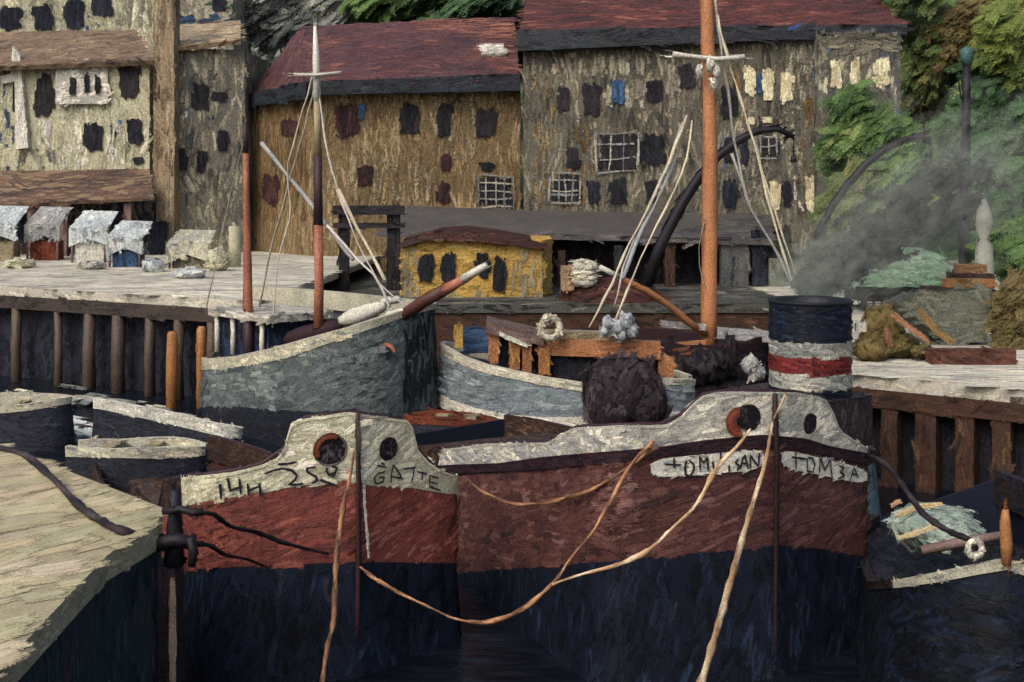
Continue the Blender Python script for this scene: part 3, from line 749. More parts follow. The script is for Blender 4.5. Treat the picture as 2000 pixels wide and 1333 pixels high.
# --- yellow quay shed
ys = thing('quay_shed', 'yellow shed with dark narrow openings and a curved red-brown roof', 'shed', (P(930, 0, 52).x, 52, ZQ))
fY = facpx(786, 51.5, 1062, 51.5)
mb = MB(52); pts = [fY.pt(786, 590), fY.pt(786, 476), fY.pt(800, 470), fY.pt(1062, 470), fY.pt(1062, 590)]
plan = [xy(786, 51.5), xy(1060, 51.5), xy(1078, 53.5), (xy(1078, 53.5)[0], 58), (xy(786, 51.5)[0], 58)]
mb.prism(plan, ZQ-.002, zat(470, 51.5), mid('yellow')); mb.clad(0, 5, PAL['yellow'], 44, 8, (1, 0, 0), 2.2, .15, 60, .3)
patchwork(mb, fY, [(786, 474, 818, 588, 'beige', 1.6), (1000, 474, 1060, 580, 'beige', 1.4), (800, 568, 1060, 596, 'beige', 1.3), (830, 478, 1000, 486, 'yellow', 1)], 30, 10)
mb.build('wall', 'plaster', ys)
for r in ((820, 492, 847, 556), (860, 492, 892, 560), (931, 492, 956, 548), (963, 500, 991, 574)): window(ys, fY, *r, 'dark', round_=.55, name='opening')
mb = MB(52); arc = [fY.pt(x, y, .35) for x, y in ((778, 480), (790, 468), (850, 452), (900, 449), (960, 456), (1030, 468), (1072, 478))]
lowr = [fY.pt(x, y, .35) for x, y in ((1068, 486), (1000, 478), (900, 470), (830, 470), (784, 484))]
mb.slab(arc+lowr, fY.n, 7, '3a2422'); mb.clad(0, len(mb.F), PAL['tarpbrown'], 40, 7, (1, 0, 0), 2, .1, 40, .2); mb.build('roof', 'timber', ys)

# --- grey lean-to canopy and the dark open shed under it
os_ = thing('open_shed', 'long dark open shed with a grey lean-to roof, between yellow shed and funnel', 'shed', (P(1150, 0, 58).x, 58, ZQ))
mb = MB(58)
def sheet(mb, pts, t, col): 
    pts = [Vector(p) for p in pts]; n_ = (pts[1]-pts[0]).cross(pts[2]-pts[0]).normalized(); n_ = n_ if n_.z > 0 else -n_
    f = mb.mark(); mb.slab(pts, n_, t, col); return f, mb.mark()
f = sheet(mb, [P(742, 452, 59), P(1260, 462, 57), P(1510, 470, 57), P(1510, 420, 63.5), P(1040, 412, 63.8), P(800, 402, 64)], .25, '4a4744')
mb.clad(*f, [('35353a', 1), ('46454a', 2.4), ('545152', 3), ('6a655c', 1.4)], 60, 10, (1, 0, 0), 2.2, .14, 70, .4); mb.build('roof', 'timber', os_)
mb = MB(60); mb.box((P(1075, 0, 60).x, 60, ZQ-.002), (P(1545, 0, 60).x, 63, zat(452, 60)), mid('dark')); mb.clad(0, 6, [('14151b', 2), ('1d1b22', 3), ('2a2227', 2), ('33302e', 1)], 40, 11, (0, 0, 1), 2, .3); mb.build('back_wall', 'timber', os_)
for x0, y0, x1, y1, pal in ((1408, 470, 1462, 600, 'shade'), (1300, 470, 1318, 600, 'brown'), (1090, 490, 1104, 600, 'brown'), (1470, 450, 1496, 640, 'gap'), (1502, 505, 1530, 575, 'tarpgrey'), (1200, 480, 1216, 600, 'dark')):
    mb = MB(57.5); Yp = 57.2; a, b = P(x0, y0, Yp), P(x1, y1, Yp); mb.box((a.x, Yp, ZQ), (b.x, Yp+.4, a.z), mid(pal)); mb.clad(0, 6, PAL[pal], 44, 8, (0, 0, 1), 2, .12); mb.build('post', 'timber', os_)
fr = thing('timber_frame', 'dark timber gantry frame standing left of the yellow shed', 'frame', (P(730, 0, 55).x, 55, ZQ))
for x0, y0, x1, y1 in ((756, 402, 780, 600), (662, 410, 680, 560)):
    mb = MB(55); a, b = P(x0, y0, 55), P(x1, y1, 55); mb.box((a.x, 55, ZQ), (b.x, 55.5, a.z), mid('iron')); mb.clad(0, 6, PAL['iron'], 44, 8, (0, 0, 1), 2, .1); mb.build('post', 'timber', fr)
for y0, y1 in ((402, 420), (436, 446)):
    mb = MB(55); a, b = P(650, y0, 54.8), P(790, y1, 54.8); mb.box((a.x, 54.8, b.z), (b.x, 54.99, a.z), mid('iron')); mb.clad(0, 6, PAL['iron'], 44, 7, (1, 0, 0), 2, .1); mb.build('beam', 'timber', fr)

# --- left bank: cream house, shops below, grey house, upper house
ch = thing('cream_house', 'cream plastered house with brown tiled roof, far left above the shops', 'building', (P(130, 0, 72).x, 72, ZP))
fC = facpx(-60, 72.5, 292, 71.5)
plan = [xy(-60, 72.5), xy(292, 71.5), (xy(292, 71.5)[0], 77.5), (xy(-60, 72.5)[0], 77.5)]
mb = MB(72); mb.prism(plan, zat(338, 72), zat(118, 72), mid('cream')); mb.clad(0, 4, PAL['cream'], 40, 10, (0, 0, 1), 2.4, .2, 70, .5)
patchwork(mb, fC, [(0, 205, 30, 292, 'blue', .5), (0, 290, 120, 335, 'shade', .5), (140, 200, 220, 232, 'white', .8), (210, 225, 235, 270, 'blue', .35), (290, 180, 292, 335, 'blue', .8), (120, 280, 160, 335, 'white', .5), (205, 240, 246, 330, 'white', .5), (60, 120, 116, 145, 'white', .7), (81, 233, 101, 290, 'white', 2), (0, 130, 12, 200, 'blue', .8)]); mb.build('wall', 'plaster', ch)
mb = MB(73); f = sheet(mb, [P(-70, 132, 71.3), P(300, 118, 70.8), P(262, 58, 76.5), P(-70, 66, 76.5)], .3, mid('brownroof')); mb.clad(*f, PAL['brownroof'], 52, 10, (1, 0, .1), 2.3, .35, 60, .8); mb.build('roof', 'timber', ch)
for r in ((68, 144, 106, 232, 'pane'), (234, 124, 276, 196, 'pane'), (163, 238, 202, 298, 'dark'), (247, 230, 279, 286, 'dark'), (25, 162, 35, 220, 'pane'), (262, 306, 282, 322, 'dark')): window(ch, fC, *r[:4], r[4], round_=.35)
bw = MB(71.5); a, b = fC.pt(116, 122, .5), fC.pt(214, 204, .5)
bw.box((a.x, a.y, b.z), (b.x, a.y+.55, a.z), mid('bulwarkR')); bw.clad(0, 6, PAL['white'], 30, 10, (1, 0, .2), 1.8, .3); bwo = bw.build('bay_window', 'plaster', ch)
fB = Fac((a.x, a.y), (b.x, a.y))
for r in ((138, 148, 150, 188), (165, 142, 175, 184), (186, 146, 197, 186)):
    w_ = window(ch, fB, *r, 'pane', name='pane'); w_.parent = bwo
gb = MB(71.2); gb.slab([fC.pt(6, 150, .35), fC.pt(26, 146, .35), fC.pt(30, 92, .35), fC.pt(44, 110, .35), fC.pt(52, 200, .35), fC.pt(60, 290, .35), fC.pt(36, 292, .35), fC.pt(34, 160, .35), fC.pt(8, 165, .35)], fC.n, .3, mid('white')); gb.clad(0, 1, PAL['white'], 40, 9, (0, 0, 1), 2.2, .12); gb.build('gable_spire', 'plaster', ch)
dp = thing('chimney_stack', 'tall tan brick flue rising between the cream house and grey house', 'chimney', (P(318, 0, 70).x, 70, ZP))
mb = MB(70); a, b = P(300, 0, 70), P(340, 350, 70); mb.prism([(a.x, 70), (b.x, 70), (b.x, 71.2), (a.x, 71.2)], ZP, zat(-40, 70), mid('tan')); mb.clad(0, 4, PAL['tan'], 60, 8, (0, 0, 1), 2.6, .06, 60, .12)
f7 = Fac((a.x, 70), (b.x, 70)); patchwork(mb, f7, [(296, 100, 312, 200, 'brown', .6), (304, 250, 340, 350, 'brownroof', .8), (300, 0, 340, 60, 'brownroof', .6)], 30, 7); mb.build('shaft', 'plaster', dp)
gh = thing('grey_house', 'shadowy grey house with blue and cream patches, left of the warehouse', 'building', (P(405, 0, 71.5).x, 71.5, ZP))
fH = facpx(338, 71, 478, 72.5)
plan = [xy(338, 71), xy(478, 72.5), (xy(478, 72.5)[0]+.2, 80), (xy(338, 71)[0], 80)]
mb = MB(72); mb.prism(plan, ZP, zat(95, 71.5), '67655c'); mb.clad(0, 4, [('43464a', 1), ('5f5e58', 2), ('797564', 2.4), ('979178', 2), ('b2ac90', 1)], 46, 9, (0, 0, 1), 2.8, .2, 50, .5)
patchwork(mb, fH, [(344, 135, 380, 155, 'cream', 1), (350, 165, 378, 235, 'cream', 1.2), (400, 160, 420, 185, 'cream', 1.2), (400, 190, 470, 230, 'greyhi', .6), (348, 180, 358, 230, 'blue', 1.3), (405, 225, 430, 236, 'blue', 1.2), (300, 320, 335, 385, 'blue', .8), (345, 85, 420, 110, 'rust', .7), (355, 280, 470, 380, 'greyb', .6)]); mb.build('wall', 'plaster', gh)
mb = MB(72); f = sheet(mb, [P(332, 92, 70.6), P(470, 78, 71.6), P(470, 40, 77), P(332, 50, 77)], .3, mid('tan')); mb.clad(*f, [('5c2f2c', 1), ('9c8a68', 2), ('b7a47c', 2), ('6a625c', 2)], 46, 10, (1, 0, .2), 2, .3, 50, .6); mb.build('roof', 'timber', gh)
for r in ((376, 160, 404, 220, 'pane'), (338, 288, 364, 338, 'pane'), (412, 178, 444, 200, 'pane'), (384, 290, 402, 340, 'dark'), (424, 250, 446, 300, 'dark')): window(gh, fH, *r[:4], r[4])
uh = thing('upper_house', 'tall house with a row of dark arched windows, peeking above the brown tiled roof', 'building', (P(110, 0, 86).x, 86, ZP))
fU = facpx(-80, 86, 300, 86)
mb = MB(86); mb.prism([xy(-80, 86), xy(300, 86), (xy(300, 86)[0], 94), (xy(-80, 86)[0], 94)], ZP, zat(-60, 86), mid('cream')); mb.clad(0, 4, PAL['cream'], 40, 10, (0, 0, 1), 2.2, .3)
patchwork(mb, fU, [(228, -20, 296, 60, 'greyhi', 1.4), (166, 30, 180, 62, 'blue', 1.6), (182, 44, 215, 56, 'blue', 1.2)]); mb.build('wall', 'plaster', uh)
for r in ((-6, 10, 44, 62), (64, 6, 104, 62), (124, -6, 164, 60), (180, -10, 222, 34)): window(uh, fU, *r, 'gap', round_=.45)
fh = thing('far_house', 'blue-striped pale house at the top edge above the grey house', 'building', (P(395, 0, 84).x, 84, ZP))
fV = facpx(322, 84, 470, 84)
mb = MB(84); mb.prism([xy(322, 84), xy(455, 84), (xy(455, 84)[0], 90), (xy(322, 84)[0], 90)], ZP, zat(-50, 84), mid('greyhi')); mb.clad(0, 4, PAL['greyhi'], 36, 10, (0, 0, 1), 2.2)
patchwork(mb, fV, [(322, 30, 455, 52, 'blue', 1.6), (322, 52, 440, 70, 'tan', 1.2), (340, 0, 352, 36, 'blue', 1.4), (392, 0, 455, 26, 'teal', .8)], 30, 8, .03, (1, 0, .3)); mb.build('wall', 'plaster', fh)
for r in ((336, -8, 352, 36), (412, -8, 440, 26)): window(fh, fV, *r, 'gap')

# shops under the cream house
sh = thing('shop_row', 'row of dark shopfronts under a sagging brown lean-to roof, far left', 'shops', (P(130, 0, 70).x, 70, ZP))
fP = facpx(-60, 70, 300, 69.5)
mb = MB(70); mb.prism([xy(-60, 70), xy(300, 69.5), (xy(300, 69.5)[0], 72.3), (xy(-60, 70)[0], 72.3)], ZP, zat(380, 70), mid('shade')); mb.clad(0, 4, [('1c1d26', 2), ('2a2a33', 3), ('3b2b2e', 2), ('4a352f', 1)], 34, 10, (0, 0, 1), 2.2, .3)
mb.build('wall', 'plaster', sh)
mb = MB(70); f = sheet(mb, [P(-64, 402, 67.6), P(300, 386, 67.2), P(292, 330, 71.4), P(-64, 336, 71.9)], .2, mid('brownroof')); mb.clad(*f, [('352b29', 1), ('473734', 2), ('5b443a', 3), ('70543f', 1)], 56, 10, (1, 0, .05), 2.3, .25, 60, .6); mb.build('roof', 'timber', sh)
for px in (62, 125, 250):
    mb = MB(68); a = P(px, 0, 67.9); mb.box((a.x-.22, 67.8, ZP), (a.x+.22, 68.2, zat(398, 67.9)), mid('lilac')); mb.clad(0, 6, [('4a2e2b', 1), ('5b3d36', 2), ('3b2b2b', 1)], 40, 8, (0, 0, 1), 2, .1); mb.build('post', 'timber', sh)
for r in ((8, 412, 48, 470), (76, 420, 112, 462), (292, 430, 330, 500)): window(sh, fP, *r, 'gap')
# market stalls on the pier
def stall(px0, px1, yt, yb, Y, label, pc='bulwarkR', extra=None):
    a, b = P(px0, yt, Y), P(px1, yb, Y); w = b.x-a.x
    t = thing('market_stall', label, 'stall', ((a.x+b.x)/2, Y, ZP), 'market stalls on the left quay')
    mb = MB(Y); h = a.z-ZP; zc = a.z-h*.34
    pts = [(a.x-.1, Y-.5, zc), (b.x+.1, Y-.5, zc-.05), (b.x+.05, Y+1.4, a.z-.05), (a.x+.05, Y+1.4, a.z)]
    f = sheet(mb, pts, .08, mid(pc)); mb.clad(*f, PAL[pc], 30, 10, (.2, 1, .6), 2.2, .3); 
    mb.slab([(a.x-.1, Y-.52, zc), (b.x+.1, Y-.52, zc-.05), (b.x+.1, Y-.52, zc-.9), ((a.x+b.x)/2, Y-.52, zc-.55), (a.x-.1, Y-.52, zc-1.0)], (0, -1, 0), .05, mid(pc)); mb.clad(f[1], mb.mark(), PAL[pc], 26, 10, (0, 0, 1), 2, .2)
    mb.build('canopy', 'plaster', t)
    for x in (a.x+.05, b.x-.05):
        p = MB(Y); p.tube([(x, Y-.42, ZP), (x, Y-.42, zc-.06)], .06, mid('lilac')); p.build('post', 'timber', t)
    c = MB(Y); c.box((a.x+.15, Y-.3, ZP), (b.x-.15, Y+.7, ZP+h*.36), mid(extra or 'blue')); c.clad(0, 6, PAL[extra or 'blue'], 22, 9, (0, 0, 1), 2, .3); c.build('counter', 'plaster', t)
PAL['stallcloth'] = [('8a969a', 1), ('a5afb0', 2), ('bcc3c0', 2), ('d2d5cc', 1)]
stall(145, 212, 412, 508, 62, 'tall pale stall with a white counter, left one of the market pair', 'stallcloth', 'white')
stall(218, 280, 432, 522, 58, 'pale stall with a blue counter, right one of the market pair', 'stallcloth', 'blue')
stall(-30, 34, 402, 505, 63, 'cream stall cut by the left edge of the picture', 'stallcloth', 'beige')
stall(58, 120, 404, 506, 64, 'pale stall with a dark red counter by the brown shop post', 'greyband', 'rust')
stall(334, 408, 450, 516, 57, 'low rounded grey-white stall, nearest to the grey house door', 'gun1', 'greyb')
for x, y, rx, ry, Y, pal, lab in ((180, 502, 26, 9, 56, 'fwhite', 'long pale canvas bundle lying in front of the tall pale stall'), (300, 505, 22, 14, 54, 'stallcloth', 'blue-white canvas bundle between the blue counter stall and the rounded stall'), (425, 492, 20, 26, 55, 'cream', 'upright cream canvas bundle left of the stone gate pillar'), (38, 486, 30, 12, 57, 'cream', 'cream canvas bundle in front of the stalls at the left edge'), (372, 522, 30, 12, 50, 'stallcloth', 'low canvas bundle in front of the rounded grey-white stall')):
    mb = MB(Y); c = P(x, y, Y); mb.blob((c.x, Y, ZP+ry*mb.mpp*.8), (rx*mb.mpp, .5, ry*mb.mpp), mid(pal), 12, 8, .3); mb.clad(0, len(mb.F), PAL[pal], 30, 10, (1, 0, .2), 2.4, .4, 30, .5, fit=False)
    tag(mb.build('canvas_bundle', 'plaster'), lab, 'bundle', 'pale bundles on the left quay')
mb = MB(60); a = P(458, 442, 58); mb.tube([(a.x, 58, ZP), (a.x+.03, 58, ZP+1.0), (a.x, 58, a.z)], [.36, .34, .28], mid('cream')); mb.clad(0, len(mb.F), PAL['cream'], 36, 8, (0, 0, 1), 2, .1)
tag(mb.build('gate_pillar', 'stone'), 'cream stone gate pillar beside the thin orange mast, on the left quay', 'pillar')

# ================================================================== BARGES
DECKCOL = 'brown'
def split_aft(mb, f, H, lim):
    near, far = [], []
    for t in mb.F[f[0]:f[1]]:
        c = sum((Vector(mb.V[i]) for i in t), Vector())/len(t); (far if (Vector((c.x, c.y))-H.S).dot(H.a) > lim else near).append(t)
    mb.F[f[0]:f[1]] = near+far
    for t in far:
        for i in t: mb.Cc[i] = (*lin('2f2420'), 1)
    return (f[0], f[0]+len(near)), (f[0]+len(near), f[1])
def barge_parts(root, H, depth, pals, lettering, Y, k_white, k_red, lim=50):
    """lines: 0 top, 1 white bottom, [2 strake bottom], red bottom; black below"""
    mb = MB(Y); f, fa = split_aft(mb, H.band(mb, 0, 1, mid(pals[0]), .01, .01), H, lim); mb.clad(*f, PAL[pals[0]], 56, 13, (1, -.2, .2), 2.6, .18, 60, .5, .75); mb.clad(*fa, PAL['brown'], 46, 11, (1, -.2, .1), 2.2, .3)
    g, ga = split_aft(mb, H.cap(mb, 0, .12, mid(pals[0])), H, lim); mb.clad(*g, PAL[pals[0]], 30, 6, (1, 0, 0), 1.0, .1); mb.clad(*ga, PAL['brown'], 40, 8, (1, -1, 0), 1.8, .2)
    if k_white == 2:                                       # weathered grey after part of the bulwark
        w_ = MB(18.5); f = H.band(w_, 0, 1, '777777', .012, .012); keep = [t for t in w_.F[f[0]:f[1]] if PX(w_.V[t[0]]) < 1290]; w_.F = keep
        w_.clad(0, len(keep), PAL['greyband'], 56, 10, (1, -.5, .05), 1.8, .12, 60, .3, .95); mb.blocks += w_.blocks
    bw = mb.build('bulwark', 'hull', root)
    mb = MB(Y)
    f = H.band(mb, k_white, k_red, mid(pals[1]), 0, 0); mb.clad(*f, PAL[pals[1]], 72, 14, (1, -.2, .22), 2.8, .14, 90, .4, .75)
    f = H.band(mb, k_red, None, mid('black'), 0, depth, zfix=-1.2); mb.clad(*f, PAL['black'], 70, 15, (.15, 0, 1), 2.0, .25, 90, .4, .95)
    H.transom(mb, 1, -1.2, mid('black'))
    mb.build('hull', 'hull', root)
    mb = MB(Y); f = H.deck(mb, 1, -.25, mid('brown')); mb.clad(*f, PAL['brown'], 44, 10, (1, -1.6, 0), 1.8, .15); mb.build('deck', 'timber', root)
    return bw

AX = (-.5, .87)
PROF = [(0, 0), (.6, .13), (1.3, .29), (2.0, .45), (2.42, .62), (2.6, 1.0), (2.64, 2.0), (2.64, 6), (2.4, 11), (1.6, 13.4)]
PROFL = [(w*.84, d) for w, d in PROF]
# --- left barge
L1 = [(326, 941), (330, 940), (369, 934), (450, 927), (510, 912), (546, 897), (556, 880), (562, 838), (588, 822), (630, 816), (684, 808), (705, 812), (795, 824), (808, 842), (814, 880), (840, 909), (867, 924), (905, 935)]
L2 = [(326, 993), (330, 992), (396, 984), (510, 960), (675, 937), (699, 944), (717, 948), (810, 954), (861, 963), (905, 968)]
L3 = [(326, 1116), (348, 1114), (510, 1105), (690, 1098), (885, 1100), (905, 1100)]
HL = Hull(697, 17.6, AX, PROFL, [L1, L2, L3], aft=(1.3, .55))
bl = thing('barge', 'red-brown barge with a cream bow lettered 14H 259, left one of the two barges', 'barge', (HL.S.x+HL.a.x*5, HL.S.y+HL.a.y*5, 0), 'red barges moored bow to the viewer')
bw = barge_parts(bl, HL, .12, ('bulwarkL', 'redL'), None, 17.4, 1, 2, 1.9)
K, O = .3, (330, 780)
mb = MB(17.4)
HL.write(mb, [[(342, 545), (345, 590), (349, 640)], [(346, 548), (349, 630)], [(388, 508), (396, 550), (402, 588), (484, 560)], [(460, 512), (464, 560), (470, 612)], [(510, 545), (515, 560), (520, 622)], [(588, 540), (592, 570), (598, 628)], [(512, 592), (588, 562)],
    [(620, 482), (680, 458), (740, 446), (800, 458), (832, 492), (820, 520), (780, 552), (830, 552), (872, 544)], [(955, 438), (895, 445), (900, 470), (955, 500), (962, 525), (925, 545)],
    [(1030, 440), (1022, 465), (1040, 488), (1080, 472), (1092, 440), (1060, 432)], [(1088, 445), (1075, 490), (1052, 500)], [(980, 520), (1040, 540), (1092, 560)], [(705, 420), (770, 416), (830, 405)]], 5.0, '1f1e26', O, K)
lt = mb.build('lettering', 'hull', bl); lt.parent = bw; mb = MB(17.6)
HL.write(mb, [[(1395, 468), (1345, 482), (1322, 512), (1335, 548), (1380, 535), (1388, 505), (1352, 508)], [(1340, 428), (1400, 440)], [(1368, 410), (1392, 425)],
    [(1430, 545), (1436, 480), (1448, 425), (1480, 470), (1508, 522)], [(1434, 500), (1500, 512)], [(1512, 452), (1590, 442)], [(1582, 445), (1578, 490), (1565, 540)], [(1600, 468), (1668, 484)], [(1636, 478), (1634, 525)],
    [(1680, 492), (1742, 512)], [(1684, 500), (1682, 560)], [(1684, 535), (1735, 548)], [(1682, 565), (1755, 592)]], 4.0, '33323a', O, K)
lt = mb.build('lettering', 'hull', bl); lt.parent = bw
def hawse(H, root, bw, px, py, r, Y, rust=None, seed=0):
    p, n_ = H.surf(px, py, .03); mb = MB(Y); R = r*mb.mpp
    a = n_.cross(Vector((0, 0, 1))).normalized(); b = Vector((0, 0, 1))
    sq_ = lambda x: math.copysign(abs(x)**.72, x); pts = [p+a*(R*sq_(math.cos(t))*random.uniform(.92, 1.1))+b*(R*sq_(math.sin(t))*random.uniform(.92, 1.08)) for t in np.linspace(0, 2*math.pi, 17)[:-1]]
    mb.slab(pts, n_, .12, '141318'); mb.clad(0, 1, PAL['netdark'], r*1.0, r*.35, (.4, 0, 1), 2, .8, 30, 1)
    h = mb.build('hawse_hole', 'hull', root); h.parent = bw
    rb = MB(Y)
    rb.ring(p-n_*.02, n_, R*1.06, R*.1, '6f6a5c'); 
    if rust:
        t0, t1 = rust_arc
        for q in range(3):
            rr = R*(.98+.1*q-.1); arc = [p+n_*.02+a*(rr*math.cos(t))+b*(rr*math.sin(t)) for t in np.linspace(t0, t1, 9)]
            rb.dabs(arc, n_, R*.26, ['612a16', '7a3a1e', '54241a'][q], .4, .03)
    g = rb.build('hawse_rim', 'hull', root); g.parent = h
px0, n0 = HL.surf(643, 878); sgn = n0.cross(Vector((0, 0, 1)))
rust_arc = (math.pi*.35, math.pi*1.15) if P(643, 878, 17).x and sgn.x > 0 else (-math.pi*.15, math.pi*.65)
hawse(HL, bl, bw, 645, 878, 29, 17.4, '7a3a1e'); hawse(HL, bl, bw, 757, 876, 21, 17.8)
# stem post
def stem(H, root, pts, col, w, Y, name='stem_post'):
    mb = MB(Y); q = [Vector((H.S.x, H.S.y, EYE-(y-HZ)*H.S.y/FPX))-Vector((H.a.x, H.a.y, 0))*o for y, o in pts]
    mb.tube(q, [w*mb.mpp*random.uniform(.85, 1.1) for _ in q], col); mb.clad(0, len(mb.F)-2, [(col, 2), ('4a3034', 1), ('1a141c', 1), ('7c7468', .6)], 40, 6, (0, 0, 1), 2, .1); return mb.build(name, 'hull', root)
stem(HL, bl, [(806, .03), (850, .04), (900, .05), (950, .05), (1000, .05), (1060, .05), (1100, .05), (1180, .04), (1290, .02)], '3a2426', 4.5, 17.5)
mb = MB(17.4); s0 = Vector((HL.S.x, HL.S.y, 0)); av = -Vector((HL.a.x, HL.a.y, 0))
def onstem(px, py, o): return P(px, py, HL.S.y)+av*o
mb.dabs([onstem(702, 940, .16), onstem(704, 985, .16), onstem(709, 1040, .16), onstem(712, 1085, .16)], av, 8*mb.mpp, 'b5b0a4', 1.0); mb.dabs([onstem(688, 815, .15), onstem(694, 850, .16), onstem(690, 890, .16)], av, 11*mb.mpp, '4a4640', .8)
mb.build('worn_paint', 'hull', bl)
# rail along bulwark top (dark outline), hatch and capstan on the deck
def rail(H, root, pal, w, Y, k=0):
    mb = MB(Y); o = H.outline()[::3]; pts = [H.pt(g, i, H.z[g][i, k]+.03, .05) for g, i in o]
    mb.tube(pts, w*mb.mpp, mid(pal), 6, .2); mb.clad(0, len(mb.F)-2, PAL[pal], 40, 6, (1, 0, .2), 1.6, .2); return mb.build('rail', 'timber', root)
rail(HL, bl, 'maroon', 5, 17.4)
def hatch(H, root, t0, t1, w, h, zd, Y):
    p0 = H.S+H.a*t0; p1 = H.S+H.a*t1; n_ = H.n*w; mb = MB(Y)
    mb.prism([tuple(p0-n_), tuple(p0+n_), tuple(p1+n_), tuple(p1-n_)], zd, zd+h, mid('brown')); mb.clad(0, 6, [('2c2320', 2), ('41332b', 2), ('594538', 1.5), ('2a3340', 1)], 40, 10, (1, -1.7, 0), 2, .3); mb.build('hatch', 'timber', root)
zdk = float(min(HL.z[-1][:, 1].min(), HL.z[1][:, 1].min()))-.3
hatch(HL, bl, 4.4, 10.5, 1.3, .55, zdk, 22)
mb = MB(20); c = HL.S+HL.a*2.2; mb.tube([(c.x, c.y, zdk), (c.x, c.y, zdk+.35), (c.x, c.y, zdk+.7), (c.x, c.y, zdk+.8)], [.28, .18, .2, .3], mid('iron')); mb.build('capstan', 'hull', bl)

# --- right barge
R1 = [(850, 882), (950, 869), (1070, 867), (1105, 847), (1122, 838), (1200, 835), (1283, 834), (1308, 832), (1333, 815), (1355, 790), (1378, 774), (1422, 768), (1489, 769), (1561, 770), (1611, 782), (1625, 804), (1639, 843), (1672, 865), (1711, 887)]
R2 = [(850, 912), (875, 910), (975, 907), (1062, 895), (1175, 885), (1283, 876), (1383, 861), (1489, 851), (1522, 854), (1572, 859), (1616, 873), (1708, 890)]
R3 = [(850, 929), (875, 927), (950, 922), (1062, 917), (1283, 892), (1394, 882), (1489, 873), (1522, 873), (1589, 884), (1689, 907), (1711, 912)]
R4 = [(850, 1120), (912, 1118), (985, 1112), (1200, 1096), (1311, 1084), (1422, 1077), (1503, 1067), (1525, 1065), (1603, 1072), (1700, 1090), (1711, 1092)]
HR = Hull(1511, 17.6, (-.42, .907), PROF, [R1, R2, R3, R4], aft=(.6, 1.0))
br = thing('barge', 'long maroon barge with a grey-white bow and two name plates, right one of the barges', 'barge', (HR.S.x+HR.a.x*5, HR.S.y+HR.a.y*5, 0), 'red barges moored bow to the viewer')
bw = barge_parts(br, HR, .12, ('bulwarkR', 'redR'), None, 17.6, 2, 3, 7.6)
mb = MB(17.6); f = HR.band(mb, 1, 2, mid('maroon'), .05, .05); mb.clad(*f, PAL['maroon'], 50, 8, (1, -.3, .08), 2.2, .1, 60, .2); g = HR.cap(mb, 1, .06, mid('maroon'), 0, .05); mb.build('rubbing_strake', 'hull', br)
rail(HR, br, 'maroon', 4, 17.6)
K, O = .27764, (1200, 740)
def plate(corners, hull, root, letters):
    mb = MB(17.5); (xa, ta, ba), (xb, tb, bb) = corners; n_ = 16; vs = []; fs = []
    for i in range(n_+1):
        t = i/n_; e = min(1, min(t, 1-t)*7)**.5; x = xa+(xb-xa)*t; yt = ta+(tb-ta)*t; yb = ba+(bb-ba)*t; m_ = (yt+yb)/2; h = (yb-yt)/2*(.45+.55*e)
        for y in (m_-h, m_, m_+h): vs.append(hull.surf(x, y, .035)[0])
        vs.append(hull.surf(x, m_-h, -.01)[0]); vs.append(hull.surf(x, m_+h, -.01)[0])
    for i in range(n_):
        a, b = 5*i, 5*i+5
        fs += [(a, b, b+1, a+1), (a+1, b+1, b+2, a+2), (a+3, b+3, b, a), (a+2, b+2, b+4, a+4)]
    mb.add(vs, fs, mid('white'))
    p, n0 = hull.surf((xa+xb)/2, ta); a, b, c = (Vector(mb.V[i]) for i in fs[0][:3])
    if (b-a).cross(c-a).dot(n0) < 0: mb.F = [f[::-1] for f in mb.F]
    mb.clad(0, len(mb.F), PAL['white'], 40, 8, (1, -.2, .12), 2.2, .15, 40, .2, .9)
    hull.write(mb, letters, 4.4, '24242b', O, K, .06); return mb.build('name_plate', 'hull', root)
plate(((1270, 897, 933), (1490, 876, 917)), HR, br, [[(408, 550), (412, 622)], [(345, 596), (460, 601)], [(498, 568), (486, 610), (490, 668), (522, 680), (545, 640), (550, 600), (512, 565)], [(592, 632), (590, 540), (618, 590), (642, 545), (650, 638)], [(680, 575), (690, 642)], [(735, 500), (738, 572), (762, 585)], [(795, 600), (797, 650)],
    [(862, 560), (838, 582), (870, 610), (850, 640)], [(872, 630), (890, 560), (905, 530), (930, 628)], [(880, 590), (920, 590)], [(945, 628), (942, 530), (1000, 612), (1008, 515)]])
plate(((1523, 876, 912), (1690, 916, 946)), HR, br, [[(1252, 510), (1256, 632)], [(1225, 545), (1330, 562)], [(1336, 552), (1334, 645), (1376, 652), (1388, 600), (1372, 556), (1340, 548)], [(1420, 658), (1425, 548), (1458, 640), (1494, 562), (1510, 690)], [(1558, 608), (1596, 622), (1566, 648), (1598, 676), (1550, 700)], [(1636, 715), (1660, 615), (1692, 690)], [(1650, 665), (1688, 672)]])
hawse(HR, br, bw, 1460, 815, 24, 17.5)
p, n_ = HR.surf(1440, 822, .03); mb = MB(17.5); a_ = n_.cross(Vector((0, 0, 1))).normalized(); sg = -1 if a_.x > 0 else 1
for q in range(4):
    R = (27-5*q)*mb.mpp; mb.dabs([p+n_*.05+a_*(sg*R*math.cos(t))+Vector((0, 0, R*math.sin(t))) for t in np.linspace(-1.75, 1.5, 10)], n_, 8*mb.mpp, random.choice(['6e2f1b', '7f3a1f', '5a261a']), .4, .03)
rs = mb.build('rust_streak', 'hull', br); rs.parent = bw
hawse(HR, br, bw, 1580, 827, 19, 17.7)
stem(HR, br, [(768, .03), (820, .04), (860, .07), (900, .08), (960, .06), (1020, .06), (1068, .06), (1160, .05), (1260, .04), (1300, .03)], '2a1a1e', 5, 17.5)
